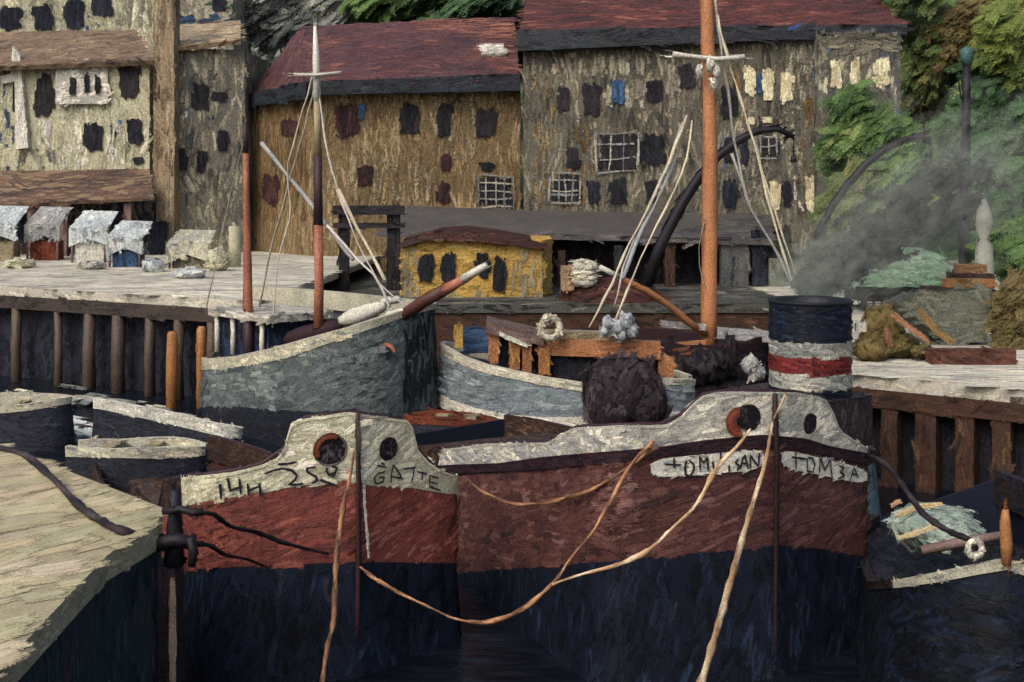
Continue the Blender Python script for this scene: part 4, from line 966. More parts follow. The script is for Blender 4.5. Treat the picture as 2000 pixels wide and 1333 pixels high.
zdr = float(min(HR.z[-1][:, 1].min(), HR.z[1][:, 1].min()))-.3
hatch(HR, br, 5.0, 10.5, 1.4, .7, zdr, 22)
mb = MB(21); c = HR.S+HR.a*2.6; mb.tube([(c.x, c.y, zdr), (c.x, c.y, zdr+.35), (c.x, c.y, zdr+.6), (c.x, c.y, zdr+.68)], [.28, .18, .2, .3], mid('iron')); mb.build('capstan', 'hull', br)

# ================================================================== GREY KETCH
KL1 = [(330, 690), (350, 692), (400, 702), (460, 697), (530, 682), (600, 662), (680, 640), (760, 616), (790, 606), (830, 597), (868, 590)]
KL2 = [(330, 722), (350, 724), (430, 722), (500, 712), (560, 700), (640, 672), (760, 630), (790, 618), (830, 608), (868, 600)]
KL3 = [(330, 790), (480, 795), (640, 805), (790, 815), (868, 808)]
HK = Hull(787, 33, (-.7, .71), [(0, 0), (.5, .02), (1.1, .12), (1.65, .5), (1.85, 1.5), (1.85, 6), (1.5, 8.6), (.9, 9.8)], [KL1, KL2, KL3])
kt = thing('ketch', 'grey two-masted ketch with a white deckhouse and orange bowsprit, behind the left barge', 'sailing boat', (HK.S.x+HK.a.x*4, HK.S.y+HK.a.y*4, 0))
mb = MB(34); f = HK.band(mb, 1, 2, mid('boat1'), 0, .1)
sd = [t for t in mb.F if PX(Vector(mb.V[t[0]])*.5+Vector(mb.V[t[2]])*.5) < 786]; bo = [t for t in mb.F if t not in sd]; mb.F = sd+bo
mb.clad(0, len(sd), PAL['boat1'], 60, 14, (1, -.8, .25), 2.6, .16, 70, .4, .75); mb.clad(len(sd), len(mb.F), PAL['boat1_shaded'], 44, 10, (0, 0, 1), 2.2, .15, 60, .3)  # starboard bow's shade is painted in, as a darker palette than the side
f = HK.band(mb, 2, None, mid('black'), .1, .3, zfix=-1.1); mb.clad(*f, [('12161d', 3), ('1d1d24', 2), ('3a2c26', 1)], 40, 10, (1, -.6, 0), 2, .3); HK.transom(mb, 1, -1.1, mid('boat1')); mb.build('hull', 'hull', kt)
mb = MB(34); f = HK.band(mb, 0, 1, mid('gun1'), .05, .03); mb.clad(*f, PAL['gun1'], 44, 9, (1, -.8, .2), 2.2, .15, 60, .3); g = HK.cap(mb, 0, .12, mid('gun1'), 0, .05); mb.build('bulwark', 'hull', kt)
mb = MB(35); f = HK.deck(mb, 1, .02, mid('netdark')); mb.clad(*f, [('1c2740', 1), ('23242d', 2), ('3a3432', 2)], 30, 9, (1, -1, 0), 1.6); mb.build('deck', 'timber', kt)
def kpt(t, w, z): p = HK.S+HK.a*t+HK.n*w; return Vector((p.x, p.y, z))
# deckhouse
t0, t1, wd = 5.6, 8.6, .95; zk = zat(690, 36.5)
mb = MB(37); pl = [tuple(kpt(t, w, 0).xy) for t, w in ((t0, -wd), (t0, wd), (t1, wd), (t1, -wd))]
zc0, zc1 = zk-.4, zat(626, 36.6); mb.prism(pl, zc0, zc1, '1f2b46'); mb.clad(0, 4, [('14182a', 2), ('1d2c50', 2), ('2a3a58', 1.4), ('3b4a58', .7)], 30, 9, (0, 0, 1), 2, .3); dh = mb.build('deckhouse', 'timber', kt)
mb = MB(37); pl = [tuple(kpt(t, w, 0).xy) for t, w in ((t0-.5, -1.25), (t0-.5, 1.2), (t1+.25, 1.2), (t1+.25, -1.25))]; mb.prism(pl, zc1, zc1+.22, mid('white')); mb.clad(0, 6, [('76766f', 1), ('9a978a', 2), ('b3aa9c', 2)], 46, 9, (1, -.8, 0), 2.2, .15); r_ = mb.build('deckhouse_roof', 'timber', kt)
for t in (5.75, 6.6, 7.5, 8.5):
    p = kpt(t, -1.1, 0); mb = MB(37); mb.tube([(p.x, p.y, zk-.2), (p.x, p.y, zc1)], .085, mid('white')); mb.clad(0, len(mb.F)-2, [('9c948c', 1), ('b9b4a6', 2)], 24, 7, (0, 0, 1), 1.6); mb.build('deckhouse_post', 'timber', kt)
for t in (6.05, 7.0, 7.95):
    p = kpt(t, -wd-.03, 0); mb = MB(37); v = HK.a; q = .28; w3 = Vector((v.x, v.y, 0)); p3 = Vector((p.x, p.y, (zc0+zc1)/2+.25)); nv = -Vector((HK.n.x, HK.n.y, 0))
    mb.slab([p3-w3*q-Vector((0, 0, .3)), p3+w3*q-Vector((0, 0, .3)), p3+w3*q+Vector((0, 0, .3)), p3-w3*q+Vector((0, 0, .3))], nv, .06, '11131c'); mb.clad(0, 1, PAL['gap'], 18, 8); w_ = mb.build('deckhouse_window', 'hull', kt); w_.parent = dh
# tarpaulin roll and bundles on the foredeck
def roll(root, a, b, r, pal, Y, name):
    mb = MB(Y); m_ = [a.lerp(b, t) for t in (0, .12, .35, .6, .85, 1)]; mb.tube(m_, [r*.55, r, r*1.1, r, r*.9, r*.5], mid(pal), 9, .2); mb.clad(0, len(mb.F)-2, PAL[pal], 34, 9, tuple(b-a), 2.2, .2); return mb.build(name, 'plaster', root)
roll(kt, P(664, 628, 34.2), P(752, 596, 33.7), .22, 'white', 34, 'rolled_awning'); roll(kt, P(752, 620, 33.4), P(800, 606, 33.0), .13, 'white', 33, 'rolled_awning'); roll(kt, P(744, 592, 34.4), P(782, 584, 34.2), .12, 'white', 34, 'canvas_bundle')
roll(kt, P(560, 668, 35.6), P(668, 634, 34.8), .3, 'maroon', 35, 'furled_sail')
# masts, spars
def spar(root, name, px, radii, Y, pals, mat='timber', st=None):
    """px: pixel path; pals: [(palette, first segment, last segment)]"""
    mb = MB(Y if not hasattr(Y, '__len__') else Y[0]); n_ = len(px)
    Ys = [Y]*n_ if not hasattr(Y, '__len__') else list(np.linspace(Y[0], Y[1], n_))
    pts = [P(x, y, yy) for (x, y), yy in zip(px, Ys)]; rad = [r*mb.mpp for r in radii]
    for pal, i0, i1 in pals:
        f = mb.mark(); mb.tube(pts[i0:i1+1], rad[i0:i1+1], mid(pal), 9, .1); d = pts[i1]-pts[i0]
        mb.clad(f, mb.mark()-2, PAL[pal], 56, max(4, radii[i0]*.6), tuple(d), 3.0, .03, 24, .05, 1.1, .01, fit=False)
    return mb.build(name, mat, root)
mm = spar(kt, 'mainmast', [(621, 640), (623, 560), (622, 440), (621, 305), (619, 200), (618, 120), (615, 52)], [10, 9.5, 9, 8, 7, 7, 3], 34.9, [('salmon', 0, 2), ('mastdark', 2, 3), ('beige', 3, 4), ('white', 4, 6)])
ct = spar(kt, 'crosstree', [(574, 146), (618, 147), (666, 142)], [3, 3.5, 3], 34.7, [('white', 0, 2)]); 
zm = spar(kt, 'mizzenmast', [(485, 690), (484, 600), (483, 480), (481, 380), (480, 300), (479, 240)], [10, 9, 8, 6.5, 6, 4], 37.2, [('salmon', 0, 4), ('mastdark', 4, 5)])
spar(kt, 'mast_foot', [(486, 730), (486, 610)], [10, 10], 36.9, [('mastdark', 0, 1)])
bsp = spar(kt, 'bowsprit', [(778, 622), (830, 588), (870, 566), (905, 546), (950, 518)], [12, 12, 11, 9, 6], (33.2, 31.4), [('tarpbrown', 0, 2), ('salmon', 2, 3), ('white', 3, 4)])
def rig(root, name, px, r, Y, col, wob=1.2):
    Ys = [Y]*2 if not hasattr(Y, '__len__') else Y; pts = []
    n_ = max(3, int(math.hypot(px[-1][0]-px[0][0], px[-1][1]-px[0][1])/30))
    xs = [p[0] for p in px]; ys = [p[1] for p in px]; tt = np.linspace(0, 1, n_); kt_ = np.linspace(0, 1, len(px))
    for t in tt:
        x = np.interp(t, kt_, xs)+random.uniform(-wob, wob); y = np.interp(t, kt_, ys); pts.append(P(x, y, Ys[0]+(Ys[-1]-Ys[0])*t))
    mb = MB(Ys[0]); mb.tube(pts, [r*mb.mpp*random.uniform(.6, 1.35) for _ in pts], col, 6, .25); return mb.build(name, 'rope', root)
for px, r, Y, c in (([(616, 160), (598, 240), (572, 330), (548, 420), (530, 480), (508, 600)], 2.0, (34.9, 36.3), 'a8a08c'), ([(510, 280), (560, 340), (620, 415), (660, 470), (690, 508)], 4.2, (36.8, 34.4), '9a9a98'), ([(617, 130), (590, 220), (560, 330), (570, 420), (545, 500), (532, 640)], 1.6, (34.9, 36), 'bdb5a0'),
    ([(640, 440), (690, 500), (740, 545), (762, 600)], 2.4, (34.8, 33.6), 'b5b0a8'), ([(660, 370), (690, 430), (730, 505), (752, 548)], 4.0, (34.6, 33.6), 'c8b79a'), ([(622, 180), (640, 300), (662, 380), (700, 480), (745, 560), (800, 606)], 1.5, (34.9, 33), 'aaa598'), ([(480, 262), (440, 420), (400, 620)], 1.2, (37.2, 38.2), '8b8878')):
    rig(kt, 'rigging', px, r, Y, c)
p, n_ = HK.surf(752, 690, .03); mb = MB(33.2); mb.slab([p+Vector((math.cos(t)*.17, 0, math.sin(t)*.22)) for t in np.linspace(0, 6.28, 11)[:-1]], n_, .1, '121217')
mb.dabs([p+Vector((math.cos(t)*.24, -.06, math.sin(t)*.26)) for t in np.linspace(.1, 2.9, 8)], n_, .13, 'a5634a', .5, .03); mb.build('anchor_hawse', 'hull', kt)

# ================================================================== GREY MOTOR BOAT
ML1 = [(858, 676), (862, 674), (880, 684), (905, 697), (950, 713), (1000, 724), (1060, 737), (1140, 749), (1230, 748), (1290, 740), (1356, 742)]
ML2 = [(858, 690), (870, 694), (905, 714), (950, 729), (1000, 740), (1060, 752), (1140, 764), (1230, 762), (1290, 752), (1356, 752)]
ML3 = [(858, 766), (868, 770), (890, 782), (930, 796), (990, 808), (1060, 814), (1140, 814), (1290, 806), (1356, 800)]
HM = Hull(862, 35.0, (1, -.02), [(0, 0), (.35, .05), (.75, .3), (1.15, 1.0), (1.45, 2.4), (1.5, 4.5), (1.3, 6.2), (.9, 7.2), (.35, 7.7)], [ML1, ML2, ML3, [(x, y+26) for x, y in ML3]])
mt = thing('motor_boat', 'grey-blue motor boat with white waterline and tan cabin, moored behind the right barge', 'boat', (HM.S.x+3.8, HM.S.y, 0))
mb = MB(34); f = HM.band(mb, 1, 2, mid('boat2'), 0, .08); mb.clad(*f, PAL['boat2'], 64, 10, (1, 0, -.1), 2.6, .08, 70, .25, .75); f = HM.band(mb, 2, 3, mid('white'), .1, .12); mb.clad(*f, PAL['gun2'], 36, 8, (1, 0, -.1), 2.2, .12)
_z = HM.z; f = HM.band(mb, 3, None, mid('black'), .12, .3, zfix=-1.0); mb.clad(*f, PAL['black'], 40, 10, (1, 0, 0), 1.8)
mb.build('hull', 'hull', mt)
mb = MB(34); f = HM.band(mb, 0, 1, mid('gun2'), .06, .04); mb.clad(*f, PAL['gun2'], 40, 8, (1, 0, -.2), 2.2, .12); HM.cap(mb, 0, .1, mid('gun2'), 0, .06); mb.build('gunwale', 'hull', mt)
mb = MB(35); f = HM.deck(mb, 1, .0, '3a3f45'); mb.clad(*f, [('23262c', 2), ('39414a', 2), ('2c4566', 1)], 26, 9, (1, 0, 0), 1.8); mb.build('deck', 'timber', mt)
def pbox(root, name, x0, y0, x1, y1, Y, th, pal, L=28, W=8, dirv=(0, 0, 1), skew=0, mat='timber', jag=0):
    """upright board or box: pixel rectangle at distance Y, th metres deep; skew drops its right end by so many pixels"""
    mb = MB(Y); q = [P(x0, y0, Y), P(x1, y0+skew, Y), P(x1, y1+skew, Y), P(x0, y1, Y)]
    mb.slab(q, (0, -1, 0), th, mid(pal)); mb.clad(0, 6, PAL[pal], L, W, dirv, 2.2, .15, 50, .3); return mb.build(name, mat, root)
for x0, x1, y0, y1, pal in ((954, 974, 634, 706, 'orange'), (996, 1015, 648, 722, 'orangewood'), (1020, 1038, 656, 728, 'orange'), (888, 904, 636, 680, 'yellow'), (1052, 1072, 668, 728, 'orangewood')):
    pbox(mt, 'cabin_post', x0, y0, x1, y1, 34.3, .18, pal, 30, 7)
pbox(mt, 'cabin_wall', 905, 640, 960, 690, 34.9, .1, 'blue', 26, 9, (1, 0, 0)); pbox(mt, 'cabin_wall', 974, 650, 1055, 716, 34.75, .1, 'gap', 26, 9)
pbox(mt, 'cabin_roof', 950, 628, 1062, 650, 34.15, 1.5, 'lilac', 44, 7, (1, 0, -.25), 26)
pbox(mt, 'cabin_roof_edge', 975, 648, 1030, 656, 34.1, .1, 'white', 22, 6, (1, 0, -.4), 24)
pbox(mt, 'trunk_cabin', 1066, 690, 1296, 746, 34.6, 1.2, 'dark', 30, 10)
pbox(mt, 'trunk_frame', 1050, 662, 1290, 694, 34.25, .5, 'orange', 60, 8, (1, 0, -.05), 8); pbox(mt, 'trunk_frame', 1052, 680, 1074, 732, 34.2, .2, 'orangewood', 34, 7); pbox(mt, 'trunk_frame', 1060, 650, 1230, 668, 34.4, .9, 'beige', 40, 8, (1, 0, 0), 4)
pbox(mt, 'trunk_frame', 1286, 690, 1316, 730, 34.4, .5, 'orange', 26, 7, (.8, 0, -1), 12)
# dark net bundle hung over the side
mb = MB(33.2)
net = [(1148, 724), (1182, 702), (1236, 698), (1272, 710), (1296, 756), (1306, 812), (1292, 834), (1232, 838), (1164, 836), (1142, 812), (1140, 752)]
mb.slab([P(x, y, 33.1) for x, y in net], (0, -1, .1), .9, mid('netdark'))
for x, y, rx, ry in ((1182, 768, 46, 62), (1232, 760, 58, 62), (1262, 790, 42, 48), (1196, 806, 54, 34)): mb.blob(P(x, y, 33.35), (rx*mb.mpp, .62, ry*mb.mpp), mid('netdark'), 16, 11, .08)
mb.clad(0, len(mb.F), PAL['netdark'], 46, 16, (.3, 0, 1), 3.4, .1, 60, .3, .8, .02, off=.4, fit=False)
tag(mb.build('net_bundle', 'rope'), 'big dark purple-brown net bundle draped over the side of the grey-blue motor boat', 'net')
# life ring, flag bundle
mb = MB(33.9); mb.ring(P(1075, 641, 33.9), (.25, -1, .15), .3, .1, mid('gun2'), 20, 8); mb.clad(0, len(mb.F), [('a59a84', 1), ('c5b89a', 2), ('d8ceb4', 2)], 22, 6, (1, 0, 1), 2.4, .6, 20, 2, fit=False); lr = mb.build('life_ring', 'rope', mt)
mb = MB(34.0)
for x, y, r in ((1188, 632, 12), (1206, 640, 15), (1224, 628, 16), (1236, 646, 12), (1215, 655, 11), (1180, 648, 9)):
    mb.blob(P(x, y, 34), (r*mb.mpp, .2, r*mb.mpp*1.1), '9aa0a6', 9, 6, .4)
mb.clad(0, len(mb.F), [('7f868e', 1), ('a5abb0', 2), ('c2c4c2', 1.3)], 24, 8, (.5, 0, 1), 2.4, .9, 20, 2, fit=False); mb.build('signal_flags', 'plaster', mt)

# ================================================================== DARK SAILING BARGE WITH THE TALL ORANGE MAST
DL1 = [(1290, 668), (1340, 676), (1400, 676), (1460, 668), (1510, 650)]
DL2 = [(1290, 690), (1400, 700), (1510, 676)]
DL3 = [(1290, 770), (1510, 780)]
HD = Hull(1500, 38.5, (-1, .12), [(0, 0), (.5, .08), (1.2, .6), (1.7, 1.8), (1.8, 4), (1.5, 6.5), (.9, 7.2)], [DL1, DL2, DL3])
ds = thing('sailing_boat', 'dark hulled sailing boat with one tall thick orange mast, left of the black funnel', 'sailing boat', (HD.S.x-3, HD.S.y, 0))
mb = MB(38); f = HD.band(mb, 1, 2, mid('netdark'), 0, .1); f2 = HD.band(mb, 2, None, mid('black'), .1, .3, zfix=-1.1); mb.clad(0, len(mb.F), [('14151b', 2), ('211c22', 2), ('30262a', 1), ('22303a', 1)], 40, 10, (1, 0, .1), 2, .3); HD.transom(mb, 1, -1.1, mid('black')); mb.build('hull', 'hull', ds)
mb = MB(38); f = HD.band(mb, 0, 1, mid('maroon'), .05, .03); mb.clad(*f, [('3a2a26', 1), ('74462f', 1), ('1c181c', 2)], 36, 8, (1, 0, 0), 2, .2); HD.cap(mb, 0, .1, mid('maroon')); mb.build('bulwark', 'hull', ds)
mb = MB(38); f = HD.deck(mb, 1, .02, mid('dark')); mb.clad(*f, PAL['dark'], 30, 9, (1, 0, 0), 1.6); mb.build('deck', 'timber', ds)
spar(ds, 'mast', [(1384, 690), (1385, 600), (1386, 480), (1386, 380), (1387, 280), (1385, 180), (1383, 90), (1380, 0), (1378, -120)], [17, 16, 15, 15, 15, 13.5, 13, 12, 10], 38.2, [('orange', 0, 8)])
spar(ds, 'crosstree', [(1314, 106), (1345, 110), (1400, 116), (1454, 112)], [6, 5, 4.5, 6], 37.9, [('white', 0, 3)])
mb = MB(37.9)
for (x, y) in ((1366, 138), (1400, 140), (1386, 128), (1394, 165)): mb.blob(P(x, y, 37.7), (7*mb.mpp, .12, 13*mb.mpp), 'a8a596', 8, 6, .4)
mb.clad(0, len(mb.F), PAL['white'], 18, 7, (0, 0, 1), 2, .3, fit=False); mb.build('rope_lashing', 'rope', ds)
spar(ds, 'boom', [(1172, 522), (1215, 545), (1262, 568), (1310, 600), (1345, 630), (1378, 652)], [5, 6, 6.5, 7, 7.5, 7], (35.8, 37.9), [('white', 0, 1), ('orange', 1, 5)])
pbox(ds, 'deck_rail', 1296, 628, 1378, 640, 37.6, .12, 'greyband', 34, 7, (1, 0, -.1), 6); pbox(ds, 'deck_rail', 1402, 640, 1510, 662, 37.6, .15, 'greyband', 40, 8, (1, 0, -.1), 8); pbox(ds, 'deck_plank', 1300, 672, 1378, 704, 37.5, .2, 'orange', 36, 8, (1, 0, .2), -6); pbox(ds, 'deck_post', 1306, 660, 1320, 712, 37.3, .15, 'iron', 26, 6); pbox(ds, 'deck_post', 1418, 656, 1436, 740, 37.0, .2, 'netdark', 30, 7)
mb = MB(37); mb.blob(P(1382, 714, 37.2), (52*mb.mpp, .7, 38*mb.mpp), mid('netdark'), 14, 9, .3); mb.clad(0, len(mb.F), [('15131a', 2), ('221d24', 2), ('2e272c', 1)], 36, 10, (0, 0, 1), 2, .4, fit=False); mb.build('tarpaulin', 'rope', ds)
mb = MB(36)
for x, y, rx, ry in ((1466, 712, 16, 18), (1480, 728, 14, 16), (1470, 738, 9, 9)): mb.blob(P(x, y, 36.3), (rx*mb.mpp, .2, ry*mb.mpp), '9a9c98', 10, 7, .3)
mb.clad(0, len(mb.F), [('85898a', 1), ('aeaea6', 2), ('c9c5b6', 1)], 24, 8, (.5, 0, 1), 2.2, .5, fit=False); mb.build('canvas_bundle', 'plaster', ds)
for px, r, Y, c in (([(1342, 226), (1310, 310), (1270, 400), (1222, 490), (1194, 560), (1150, 640)], 2.4, (37.6, 35.2), 'b0a68c'), ([(1334, 240), (1296, 340), (1250, 440), (1215, 530), (1200, 600)], 2.0, (37.6, 35.4), '9d9a92'), ([(1352, 236), (1340, 320), (1305, 400), (1262, 480), (1228, 560), (1204, 622)], 2.2, (37.6, 35.2), 'b8ad92'), ([(1324, 300), (1286, 390), (1244, 470), (1216, 545)], 3.2, (37.4, 35.4), '84888c'),
    ([(1396, 0), (1404, 60), (1412, 120), (1424, 190), (1430, 260), (1448, 340), (1468, 420)], 2.6, (38.2, 38.0), '96948a'), ([(1400, 30), (1425, 130), (1452, 210), (1478, 300), (1500, 390), (1530, 500), (1556, 575)], 2.4, (38.2, 37.6), 'b3aa8c'), ([(1430, 300), (1462, 400), (1510, 480), (1548, 560)], 3.0, (38.1, 37.6), '8d8c86'), ([(1478, 290), (1490, 340), (1520, 430), (1560, 560)], 1.6, (38.0, 37.4), 'c0b596'), ([(1380, 420), (1360, 500), (1388, 600)], 1.2, (38, 38), '8a8070')):
    rig(ds, 'rigging', px, r, Y, c)

# ================================================================== TUG
tg = thing('tugboat', 'small tug with a black funnel banded white, red and white, behind the right barge', 'tugboat', (6.3, 25.2, 0))
ax = Vector((-.6, .8)); bow = Vector((7.35, 23.9))
mb = MB(25)
TL = [(1500, 842), (1560, 850), (1660, 868), (1700, 880), (1740, 886)]
HT = Hull(PX(bow), bow.y, ax, [(0, 0), (.4, .05), (.9, .35), (1.3, 1.1), (1.4, 2.2), (1.2, 3.2), (.8, 3.7)], [TL, [(x, y+22) for x, y in TL]])
f = HT.band(mb, 1, None, mid('teal2'), 0, .25, zfix=-1.1); mb.clad(*f, PAL['teal2'], 40, 9, (0, 0, 1), 2, .15); HT.transom(mb, 1, -1.1, mid('black')); mb.build('hull', 'hull', tg)
mb = MB(25); f = HT.band(mb, 0, 1, mid('netdark'), .03, .03); mb.clad(*f, [('1c1a1c', 2), ('4a4130', 1.5), ('6d6240', 1)], 26, 8, (1, 0, .3), 2, .5); HT.cap(mb, 0, .1, mid('netdark')); mb.build('bulwark', 'hull', tg)
mb = MB(25); f = HT.deck(mb, 1, 0, mid('dark')); mb.clad(*f, PAL['dark'], 26, 9, (1, 0, 0), 1.5); mb.build('deck', 'timber', tg)
fx, fy = P(1582, 0, 25.3).x, 25.3; mp_ = 25.3/FPX; R = 78*mp_
mb = MB(25.3)
def zy(y): return EYE-(y-HZ)*mp_
bands = [(592, 662, 'black'), (662, 690, 'white'), (690, 722, 'red'), (722, 752, 'white'), (752, 870, 'black')]
PAL['red'] = [('3f1618', 1), ('641c1e', 2), ('7c2422', 2)]
def ringz(y, px_r=1.0): return [(fx+R*px_r*math.cos(t), fy+R*px_r*math.sin(t), zy(y)) for t in np.linspace(0, 2*math.pi, 29)[:-1]]
fun = None
for y0, y1, pal in bands:
    vs = ringz(y0)+ringz(y1); n_ = 28; f = mb.mark(); mb.add(vs, [(n_+i, n_+(i+1) % n_, (i+1) % n_, i) for i in range(n_)], mid('fwhite' if pal == 'white' else pal), smooth=True)
    mb.clad(f, mb.mark(), PAL['fwhite' if pal == 'white' else pal], 40, 8, (1, .05, -.05), 2.4, .1, 40, .3, .9)
vs = ringz(592)+ringz(588, 1.05)+ringz(584, 1.0)+ringz(588, .85)+ringz(640, .85); fs = []
for k in range(4): fs += [(k*28+i, k*28+(i+1) % 28, (k+1)*28+(i+1) % 28, (k+1)*28+i) for i in range(28)]
mb.add(vs, fs, '12161c', smooth=True); mb.add(ringz(640, .85), [tuple(range(28))], '08090c')
mb.build('funnel', 'hull', tg)
mb = MB(25.6); a = Vector((fx, fy)); d_ = ax; n_ = Vector((d_.y, -d_.x))
q = [a-d_*.95-n_*.95, a-d_*.95+n_*.95, a+d_*1.5+n_*.95, a+d_*1.5-n_*.95]; mb.prism([tuple(v) for v in q], .4, zy(768), mid('netdark')); mb.clad(0, 6, PAL['netdark'], 30, 9, (0, 0, 1), 2, .2); mb.build('casing', 'timber', tg)
pbox(tg, 'steam_whistle', 1672, 632, 1692, 648, 25.2, .1, 'white', 18, 8)
# smoke rising from the funnel
mb = MB(27); n_ = 1700; t = rng.random(n_)**.5
cxp = np.interp(t, [0, .25, .5, .75, 1], [1582, 1586, 1632, 1760, 1940]); cyp = np.interp(t, [0, .25, .5, .75, 1], [592, 560, 515, 430, 310])
sp = np.interp(t, [0, .25, .5, .75, 1], [32, 56, 92, 135, 170]); Yp = 25.3+t*14+rng.normal(0, .45, n_)*(1+2*t)
gx = np.clip(rng.normal(0, .5, n_), -1.1, 1.1)*sp; gy = np.clip(rng.normal(0, .5, n_), -1.1, 1.1)*sp*.8
c_ = np.array([P(x+u, y+v, yy) for x, y, u, v, yy in zip(cxp, cyp, gx, gy, Yp)])
nr = rng.normal(0, .25, (n_, 3))+np.array([-.2, -1, .7]); nr /= np.linalg.norm(nr, axis=1)[:, None]
dr = np.stack([np.full(n_, .6)+rng.normal(0, .5, n_), rng.normal(0, .2, n_), .7+rng.normal(0, .4, n_)], 1); dr -= nr*(dr*nr).sum(1)[:, None]; dr /= np.linalg.norm(dr, axis=1)[:, None]
cols = np.array([lin(PAL['smoke'][k][0]) for k in rng.choice(4, n_, p=[.25, .35, .28, .12])])
mb.ribbons(c_, dr, nr, (60+70*t)*mb.mpp*rng.uniform(.5, 1.3, n_), (22+26*t)*mb.mpp*rng.uniform(.5, 1.2, n_), cols, rng.normal(0, .12, n_), .9)
tag(mb.build('smoke', 'smoke'), kind='stuff')

# ================================================================== ROWING BOATS AND SMALL CRAFT
def rowboat(name, label, Spx, SY, a, L, bw_, l1, l2, pg, ph, group='low rowing boats on the water below the left quay', inner='lilac'):
    H = Hull(Spx, SY, a, [(0, 0), (bw_*.3, .08), (bw_*.65, .4), (bw_*.95, L*.3), (bw_, L*.55), (bw_*.8, L*.85), (bw_*.55, L)], [l1, l2], 40)
    t = thing(name, label, 'rowing boat', (H.S.x+H.a.x*L/2, H.S.y+H.a.y*L/2, 0), group); Y = SY
    mb = MB(Y); f = H.band(mb, 1, None, mid(ph), 0, .15, zfix=-.75); mb.clad(*f, PAL[ph], 44, 9, (1, 0, -.1), 2, .2); H.transom(mb, 1, -.75, mid(ph)); mb.build('hull', 'hull', t)
    mb = MB(Y); f = H.band(mb, 0, 1, mid(pg), .03, .02); mb.clad(*f, PAL[pg], 46, 8, (1, 0, -.15), 2.2, .15); g = H.cap(mb, 0, .1, mid(pg), 0, .03); mb.clad(*g, PAL[pg], 40, 7, (1, 0, -.1), 1.6, .15); mb.build('gunwale', 'hull', t)
    mb = MB(Y); f = H.deck(mb, 1, -.12, mid(inner)); mb.clad(*f, PAL[inner], 30, 9, (1, 0, -.1), 1.8, .2); mb.build('floor_boards', 'timber', t)
    for q in (.4, .7):
        c = H.S+H.a*(L*q); w_ = bw_*.8; th = H.a*.14; n_ = H.n*w_; z = float(min(H.z[1][20, 0], H.z[-1][20, 0]))-.06; mb = MB(Y)
        mb.prism([tuple(c-n_-th), tuple(c+n_-th), tuple(c+n_+th), tuple(c-n_+th)], z-.05, z, mid('beige')); mb.clad(0, 6, PAL['beige'], 26, 7, (1, 0, 0), 1.6, .1); mb.build('thwart', 'timber', t)
    return t, H
rowboat('rowing_boat', 'rowing boat with a white gunwale and purple-brown floor, right below the grey ketch stern', 468, 30.6, (-1, .32), 4.4, .62, [(120, 772), (200, 782), (330, 806), (420, 828), (470, 838)], [(120, 790), (200, 800), (330, 828), (420, 850), (470, 858)], 'white', 'gap')
rowboat('rowing_boat', 'rowing boat with a worn pale blue-grey gunwale, nearest the sand coloured quay', 400, 26.8, (-1, .06), 3.2, .6, [(120, 872), (200, 880), (300, 876), (402, 874)], [(120, 892), (300, 896), (402, 890)], 'gun1', 'gap', inner='teal2')
rowboat('rowing_boat', 'dark rowing boat with a thin cream gunwale, farthest left under the piles', 138, 33.6, (-1, .05), 4.0, .7, [(-110, 800), (0, 796), (60, 790), (140, 776)], [(-110, 812), (0, 808), (60, 802), (140, 788)], 'gun1', 'gap', inner='maroon')
rowboat('skiff', 'low dark skiff with a faded red gunwale, between the two grey boats', 790, 31.0, (1, -.03), 2.6, .5, [(780, 814), (850, 816), (920, 822), (985, 830)], [(780, 826), (850, 830), (920, 836), (985, 842)], 'rust', 'gap', group=None, inner='greyband')
# highlights and reflections painted as pale strokes on the harbour water, left
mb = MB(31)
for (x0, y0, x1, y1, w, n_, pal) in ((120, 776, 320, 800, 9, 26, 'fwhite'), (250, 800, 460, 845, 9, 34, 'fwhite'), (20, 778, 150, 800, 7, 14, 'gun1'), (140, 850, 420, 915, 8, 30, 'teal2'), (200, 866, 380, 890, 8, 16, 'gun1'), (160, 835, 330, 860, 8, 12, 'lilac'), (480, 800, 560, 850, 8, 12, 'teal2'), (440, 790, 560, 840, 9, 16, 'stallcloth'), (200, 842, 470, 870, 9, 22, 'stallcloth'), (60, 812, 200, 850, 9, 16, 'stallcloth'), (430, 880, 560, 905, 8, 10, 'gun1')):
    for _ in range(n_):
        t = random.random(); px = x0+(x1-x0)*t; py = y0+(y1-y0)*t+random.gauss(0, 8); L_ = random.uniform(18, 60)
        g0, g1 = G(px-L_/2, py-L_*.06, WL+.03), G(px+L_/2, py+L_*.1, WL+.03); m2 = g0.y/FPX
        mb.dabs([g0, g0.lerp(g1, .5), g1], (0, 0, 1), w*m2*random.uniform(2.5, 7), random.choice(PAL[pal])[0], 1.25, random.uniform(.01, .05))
tag(mb.build('water_highlights', 'stone'), kind='stuff')
# orange mooring piles beside the ketch stern
for px, y0, Y, lab in ((335, 648, 39.2, 'thick orange mooring pile, left one of the pair at the ketch stern'), (392, 638, 39.6, 'slim orange mooring pile with a rounded top, nearest the ketch deckhouse')):
    mb = MB(Y); a = P(px, y0, Y); r = (11 if px < 350 else 9)*mb.mpp; mb.tube([(a.x, Y, -1.2), (a.x, Y, 1.0), (a.x+.02, Y, a.z-.1), (a.x+.02, Y, a.z)], [r, r, r, r*.6], mid('orangewood')); mb.clad(0, len(mb.F)-2, PAL['orangewood'], 44, 8, (0, 0, 1), 2.2, .1)
    tag(mb.build('mooring_pile', 'timber'), lab, 'pile', 'orange mooring piles')

